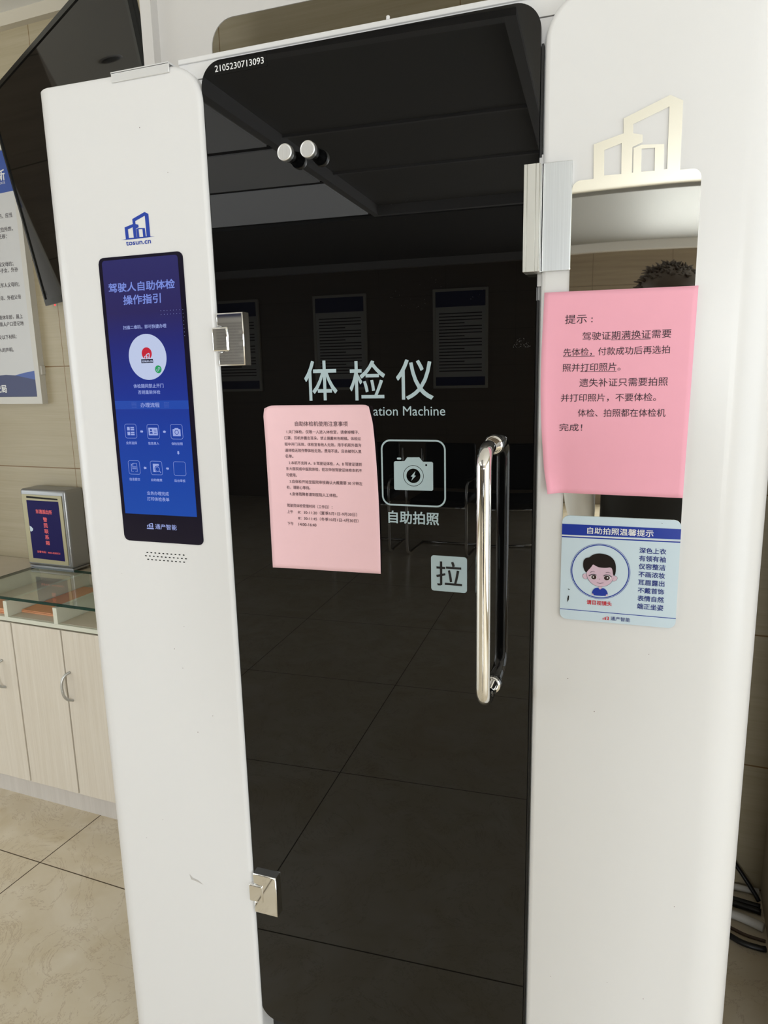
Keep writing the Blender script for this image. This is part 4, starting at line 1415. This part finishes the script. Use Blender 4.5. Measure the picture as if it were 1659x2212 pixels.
# ------------------------------------------------------------------ television on its arm
TR_ = Vector((.898, -.440, 0)).normalized()
Tn = Vector((-.440, -.898, 0)).normalized()
tau = radians(9.666)
Tu = Vector((0, 0, cos(tau))) + Tn * sin(tau)
TN = Tn * cos(tau) - Vector((0, 0, sin(tau)))
Tc = Vector((-1.9165, 1.0, 1.8385))
tv = thing('television', 'large black wall television tilted forward above the counter', 'television', (0, 0, 0), room=True)
tv.matrix_world = RM @ Matrix(((TR_.x, -TN.x, Tu.x, Tc.x), (TR_.y, -TN.y, Tu.y, Tc.y), (TR_.z, -TN.z, Tu.z, Tc.z), (0, 0, 0, 1)))
TW, TH = 1.15, .711
mb = MB(); mb.ring_prism([(0, 0), (TW, 0), (TW, TH), (0, TH)], [(.013, .022), (TW - .013, .022), (TW - .013, TH - .013), (.013, TH - .013)], 0, .012)
mb.box(.002, TW - .002, .012, .028, .002, TH - .002, .004)
fr = mb.build('frame', M['tvframe'], parent=tv)
mb = MB(); mb.box(.0125, TW - .0125, .004, .011, .0215, TH - .0125)
mb.build('screen', M['tvblack'], parent=tv)
mb = MB(); mb.ellipsoid((.098, .002, -.004), (.004, .003, .003), 8, 6)
mb.build('standby_light', M['led'], parent=tv)
mb = MB(); mb.box(.45, .8, .028, .04, .25, .5, .003); mb.tube([(.62, .04, .38), (.58, .20, .42), (.40, .26, .46)], .015, 10)
mb.build('mount_arm', M['blackplastic'], parent=tv)

# ------------------------------------------------------------------ narrow gap on the right of the booth
q = MB(); q.box(.6255, 1.20, .24, 1.045, 0, 2.3, .003, 1)  # unseen height and front reach are added to keep the gap dark
tag(q.build('side_cabinet', M['cabdark'], org=(.9, .6, 0), room=True), 'dark beige cabinet side beyond the gap right of the booth, unseen bulk added for shade', 'cabinet')


def cable(name, pts, r, m, label, cat, group=None):
    mb = MB()
    P_ = [Vector(p) for p in pts]
    sm = []
    for i in range(len(P_) - 1):
        p0, p1, p2, p3 = P_[max(0, i - 1)], P_[i], P_[i + 1], P_[min(len(P_) - 1, i + 2)]
        for k in range(6):
            t_ = k / 6
            sm.append(0.5 * ((2 * p1) + (p2 - p0) * t_ + (2 * p0 - 5 * p1 + 4 * p2 - p3) * t_ * t_ + (3 * p1 - p0 - 3 * p2 + p3) * t_ ** 3))
    sm.append(P_[-1])
    mb.tube(sm, r, 10)
    o = mb.build(name, M[m], org=tuple(P_[0]), room=True)
    return tag(o, label, cat, group)


cable('pvc_pipe', [(.20, .955, .014), (.40, .935, .014), (.551, .906, .014), (.618, .882, .014)], .013, 'pvc', 'thicker white plastic pipe lying across the floor in the gap', 'pipe')
cable('pvc_pipe', [(.15, 1.036, .011), (.40, 1.036, .011), (.620, 1.036, .011)], .010, 'pvc', 'white pipe lying tight against the foot of the wall in the gap', 'pipe')
cable('power_cable', [(.40, 1.040, .34), (.50, 1.037, .16), (.565, 1.030, .072), (.60, 1.010, .030), (.617, .998, .008)], .0065, 'blackplastic', 'thin black cable slanting down the wall to the floor', 'cable', 'cables behind the booth')
cable('power_cable', [(.30, 1.000, .009), (.45, .990, .009), (.55, .980, .009), (.618, .972, .009)], .009, 'blackplastic', 'straight black cable on the floor nearer the wall, behind the thicker pipe', 'cable', 'cables behind the booth')
cable('power_cable', [(.43, .968, .010), (.49, .966, .010), (.55, .960, .010), (.618, .950, .010)], .009, 'blackplastic', 'thick black cable lying right behind the thicker white pipe', 'cable', 'cables behind the booth')
cable('power_cable', [(.40, .88, .008), (.50, .842, .008), (.555, .812, .008), (.60, .806, .008), (.616, .808, .008)], .008, 'blackplastic', 'curved black cable on the floor in front of the thicker white pipe', 'cable', 'cables behind the booth')
cable('power_cable', [(.40, .912, .0045), (.52, .868, .0045), (.57, .848, .0045), (.619, .842, .0045)], .0045, 'browncable', 'thin brown cable curving just in front of the thicker white pipe', 'cable', 'cables behind the booth')

# ------------------------------------------------------------------ things behind the camera, seen in the black glass and the steel
for k, (x0, x1) in enumerate(((-4.52, -3.86), (-3.13, -2.455), (-1.645, -1.006))):
    o3 = ((x0 + x1) / 2, -7.2, 1.36)
    pb = thing('wall_poster', ('framed rules poster seen leftmost in the door reflection', 'framed rules poster reflected above the first large door character', 'framed rules poster reflected beside the last large door character')[k], 'poster', o3, room=True, group='posters on the far wall')
    mb = MB(); mb.ring_prism([(x0, 1.36), (x1, 1.36), (x1, 2.48), (x0, 2.48)], [(x0 + .03, 1.39), (x1 - .03, 1.39), (x1 - .03, 2.45), (x0 + .03, 2.45)], -7.199, -7.165)
    mb.build('frame', M['frame'], parent=pb, org=o3)
    mb = MB(); mb.box(x0 + .025, x1 - .025, -7.195, -7.175, 1.385, 2.455)
    sh = mb.build('sheet', M['sheet'], parent=pb, org=o3)
    B_ = flat(-7.174)
    mb = MB(); mb.poly([[(x0 + .03, 2.28), (x1 - .03, 2.28), (x1 - .03, 2.45), (x0 + .03, 2.45)]], B_)
    mb.poly([[(x0 + .03, 1.39), (x1 - .03, 1.39), (x1 - .03, 1.49), (x0 + .03, 1.49)]], B_)
    mb.build('navy_bands', M['poster_navy'], parent=sh, org=o3)
    mb = MB()
    for j in range(19):
        zz = 2.20 - j * .036
        mb.poly([[(x0 + .07, zz), (x1 - .07 - (.2 if j % 4 == 3 else 0), zz), (x1 - .07 - (.2 if j % 4 == 3 else 0), zz + .012), (x0 + .07, zz + .012)]], B_)
    mb.build('text_lines', M['ink'], parent=sh, org=o3)

CO = (-1.75, -4.9, 0)
chair = thing('visitor_chair', 'black cantilever visitor chair reflected low at the left of the door', 'chair', CO, room=True, group='visitor chairs along the room')


def cp(mb, name, m):
    return mb.build(name, M[m], parent=chair, org=(0, 0, 0))


mb = MB(); mb.box(-.24, .24, -.22, .24, .44, .50, .02, 3); cp(mb, 'seat', 'chair_black')
mb = MB(); mb.box(-.23, .23, -.27, -.225, .52, .93, .02, 3); cp(mb, 'backrest', 'chair_black')
for s in (-1, 1):
    mb = MB()
    x = s * .26
    mb.tube([(x, -.24, .88), (x, -.24, .68), (x, -.20, .655), (x, .18, .65), (x, .24, .62), (x, .25, .56), (x, .25, .10), (x, .24, .035), (x, .18, .013), (x, -.24, .013)], .012, 12)
    cp(mb, 'frame_side', 'chrome')
    mb = MB(); mb.box(x - .022, x + .022, -.15, .16, .66, .685, .008, 2); cp(mb, 'arm_pad', 'chair_black')
mb = MB(); mb.tube([(-.26, -.24, .013), (.26, -.24, .013)], .012, 12); mb.tube([(-.26, .2, .43), (.26, .2, .43)], .010, 12); cp(mb, 'cross_tube', 'chrome')
for k, (x, rz_, lb) in enumerate(((-1.05, .05, 'black cantilever visitor chair reflected behind the camera pictogram'), (-.42, -.25, 'turned black visitor chair reflected beside the pull handle'))):
    c2 = copy_thing(chair)
    c2.location = RM @ Vector((x, -4.85, 0))
    c2.rotation_euler = (0, 0, ROOM_ROT + rz_)
    c2['label'] = lb

# the person taking the picture, facing the booth
PO = (.42, -1.55, 0)
person = thing('person', 'person in black vest and white shirt holding a phone, mirrored in the steel plate', 'person', PO, room=True)


def skinned(name, m, verts, edges, root=0, levels=1, parent=person):
    me = bpy.data.meshes.new(name)
    bm = bmesh.new()
    lay_ = bm.verts.layers.skin.verify()
    vs = []
    for i, v in enumerate(verts):
        k = bm.verts.new(v[:3])
        rr = v[3]
        k[lay_].radius = (rr, v[4] if len(v) > 4 else rr)
        k[lay_].use_root = (i == root)
        vs.append(k)
    for a, c_ in edges:
        bm.edges.new((vs[a], vs[c_]))
    bm.to_mesh(me)
    bm.free()
    me.materials.append(M[m])
    o = bpy.data.objects.new(name, me)
    COL.objects.link(o)
    sk = o.modifiers.new('skin', 'SKIN')
    sk.use_smooth_shade = True
    ss = o.modifiers.new('smooth', 'SUBSURF')
    ss.levels = ss.render_levels = levels
    o.parent = parent
    return o


V_, E_ = [], []


def chain(start, pts):
    prev = start
    for p in pts:
        V_.append(p)
        if prev is not None:
            E_.append((prev, len(V_) - 1))
        prev = len(V_) - 1
    return prev


pel = chain(None, [(0, 0, .98, .11)])
up_ = chain(pel, [(0, 0, 1.14, .115), (0, 0, 1.32, .125), (0, -.01, 1.47, .10)])
nk = chain(up_, [(0, 0, 1.58, .052), (0, .015, 1.65, .050)])
hd_ = chain(nk, [(0, .030, 1.715, .070), (0, .026, 1.79, .082), (0, .018, 1.855, .062)])
chain(len(V_) - 2, [(0, .118, 1.775, .012), (0, .134, 1.757, .010)])
for s in (-1, 1):
    chain(len(V_) - 4 if False else hd_ - 1, [(s * .088, .012, 1.775, .012), (s * .096, .004, 1.79, .014)])
    hip = chain(pel, [(s * .10, 0, .90, .085)])
    chain(hip, [(s * .11, .02, .50, .056), (s * .11, -.02, .10, .036), (s * .115, .06, .045, .036), (s * .12, .16, .035, .030)])
# left arm hanging, right arm raising the phone
sh = chain(up_, [(-.175, -.01, 1.49, .052)])
wr = chain(sh, [(-.255, -.03, 1.21, .038), (-.250, .05, .985, .026), (-.248, .075, .915, .030)])
for k in range(4):
    y0 = .045 + k * .020
    ln = (.055, .068, .072, .062)[k]
    chain(wr, [(-.246, y0 + .005, .885, .0095), (-.242, y0 + .010, .885 - ln * .5, .0088), (-.232, y0 + .008, .885 - ln, .0078)])
chain(wr, [(-.235, .115, .905, .0105), (-.225, .132, .875, .0092), (-.218, .136, .850, .008)])
sh = chain(up_, [(.175, -.01, 1.49, .052)])
wr = chain(sh, [(.225, .13, 1.22, .038), (.045, .325, 1.385, .026), (-.005, .395, 1.450, .028)])
for k in range(4):
    zk = 1.438 + k * .021
    xe = (-.082, -.092, -.094, -.086)[k]
    chain(wr, [(-.036, .412, zk, .0095), (-.040, .449, zk + .002, .0085), (xe, .4535, zk + .003, .0075)])
chain(wr, [(-.025, .388, 1.475, .0105), (-.050, .402, 1.505, .0092), (-.070, .414, 1.525, .008)])
skinned('body', 'skin', V_, E_)


def loft(name, m, secs, seg=28, parent=person, jitter=0.0):
    mb = MB()
    rings = []
    for (cx_, cy_, z_, rx_, ry_) in secs:
        rings.append([mb.bm.verts.new((cx_ + (rx_ + random.uniform(-jitter, jitter)) * cos(2 * pi * k / seg), cy_ + (ry_ + random.uniform(-jitter, jitter)) * sin(2 * pi * k / seg), z_)) for k in range(seg)])
    for A, B in zip(rings, rings[1:]):
        for k in range(seg):
            f = mb.bm.faces.new((A[k], A[(k + 1) % seg], B[(k + 1) % seg], B[k]))
            f.smooth = True
    mb.bm.faces.new(rings[0][::-1])
    mb.bm.faces.new(rings[-1])
    return mb.build(name, M[m], parent=parent)


loft('vest', 'vest', [(0, 0, .86, .185, .135), (0, 0, .90, .20, .145), (0, .005, 1.05, .195, .140), (0, .01, 1.20, .195, .145), (0, .01, 1.35, .205, .150), (0, 0, 1.45, .20, .135), (0, -.01, 1.53, .155, .105), (0, -.005, 1.575, .085, .075)], jitter=.003)
loft('shirt_collar', 'shirt', [(0, .0, 1.56, .078, .072), (0, .005, 1.60, .066, .064), (0, .008, 1.615, .064, .062)])
skinned('shirt_sleeve', 'shirt', [(-.15, -.01, 1.49, .075), (-.225, -.02, 1.36, .070), (-.275, -.03, 1.21, .068), (-.274, .0, 1.11, .066), (-.262, .035, 1.03, .056), (-.252, .048, .99, .044)], [(i, i + 1) for i in range(5)])
skinned('shirt_sleeve', 'shirt', [(.15, -.01, 1.49, .075), (.20, .05, 1.36, .066), (.225, .13, 1.22, .058), (.15, .21, 1.29, .050), (.075, .292, 1.358, .042)], [(i, i + 1) for i in range(4)])
skinned('trousers', 'trousers', [(0, 0, .96, .135), (-.10, 0, .88, .10), (-.11, .02, .50, .075), (-.11, -.01, .10, .065), (.10, 0, .88, .10), (.11, .02, .50, .075), (.11, -.01, .10, .065)], [(0, 1), (1, 2), (2, 3), (0, 4), (4, 5), (5, 6)])
for s in (-1, 1):
    skinned('shoe', 'blackplastic', [(s * .11, -.055, .045, .042), (s * .113, .05, .045, .046), (s * .12, .17, .035, .036)], [(0, 1), (1, 2)])
    mb = MB(); mb.ellipsoid((s * .032, .098, 1.795), (.013, .008, .008), 10, 8)
    mb.build('eye', M['eye'], parent=person)
mb = MB(); mb.ellipsoid((0, .103, 1.722), (.024, .008, .006), 10, 8)
mb.build('mouth', M['lip'], parent=person)
mb = MB()
mb.ellipsoid((0, .004, 1.822), (.098, .108, .072), 22, 14)
rnd = random.Random(3)
for k in range(420):
    th, ph = rnd.uniform(0, 2 * pi), rnd.uniform(-.1, pi / 2)
    n_ = Vector((cos(ph) * cos(th), cos(ph) * sin(th), sin(ph)))
    if n_.y > .55 and n_.z < .35:
        continue
    p0 = Vector((n_.x * .094, .004 + n_.y * .104, 1.822 + n_.z * .069))
    tg = Vector((rnd.uniform(-1, 1), rnd.uniform(-1, .6), rnd.uniform(-.3, .5)))
    L_ = rnd.uniform(.012, .030)
    mb.tube([p0, p0 + (n_ * .5 + tg * .5) * L_ * .6, p0 + (n_ * .55 + tg * .75) * L_ + Vector((0, 0, -.004))], [.005, .0038, .0012], 5)
mb.build('hair', M['hair'], parent=person)

# phone held in front of the face, its lens where the picture was taken from
HO = (PO[0] - .0875, PO[1] + .436, 1.4275)
ph_ = thing('smartphone', 'dark smartphone held upright in the right hand of the person', 'phone', HO, room=True)
mb = MB(); mb.prism(rrect(-.0375, .0375, 0, .158, .009, n=6), -.004, .003, bev=.001, seg=2)
mb.build('phone_body', M['blackplastic'], parent=ph_)
mb = MB(); mb.poly([rrect(-.034, .034, .004, .154, .006, n=5)], flat(-.0042))
mb.build('phone_screen', M['tvblack'], parent=ph_)

# round downlight, mirrored in the television
DLO = (-3.34, 0.402, CZ)
dl = thing('downlight', 'round recessed ceiling downlight mirrored in the television', 'light', DLO, room=True)
mb = MB(); mb.lathe([(.052, -.004), (.060, -.004), (.062, .004), (.050, .004)], DLO, (0, 0, -1), 30)
mb.build('trim_ring', M['ceil_trim'], parent=dl, org=DLO)
mb = MB(); mb.lathe([(.045, .004), (.049, .006), (.03, .007), (.003, .007)], DLO, (0, 0, -1), 30)
mb.build('lamp_face', M['ceil_groove'], parent=dl, org=DLO)

# three flat diffusers set in the ceiling left of the recess
for k, (y0, y1) in enumerate(((-2.885, -2.05), (-3.715, -2.955), (-4.80, -3.785))):
    o3 = (-2.55, (y0 + y1) / 2, CZ)
    lt = thing('ceiling_light', ('flat ceiling light panel reflected highest beside the recess', 'flat ceiling light panel reflected between its two neighbours', 'brightest flat ceiling light panel, reflected lowest on the left of the door')[k], 'light', o3, room=True, group='ceiling light panels')
    mb = MB(); mb.box(-3.50, -1.66, y0, y1, CZ - .010, CZ - .0005)
    mb.build('diffuser', M['lamp%d' % k], parent=lt, org=o3)
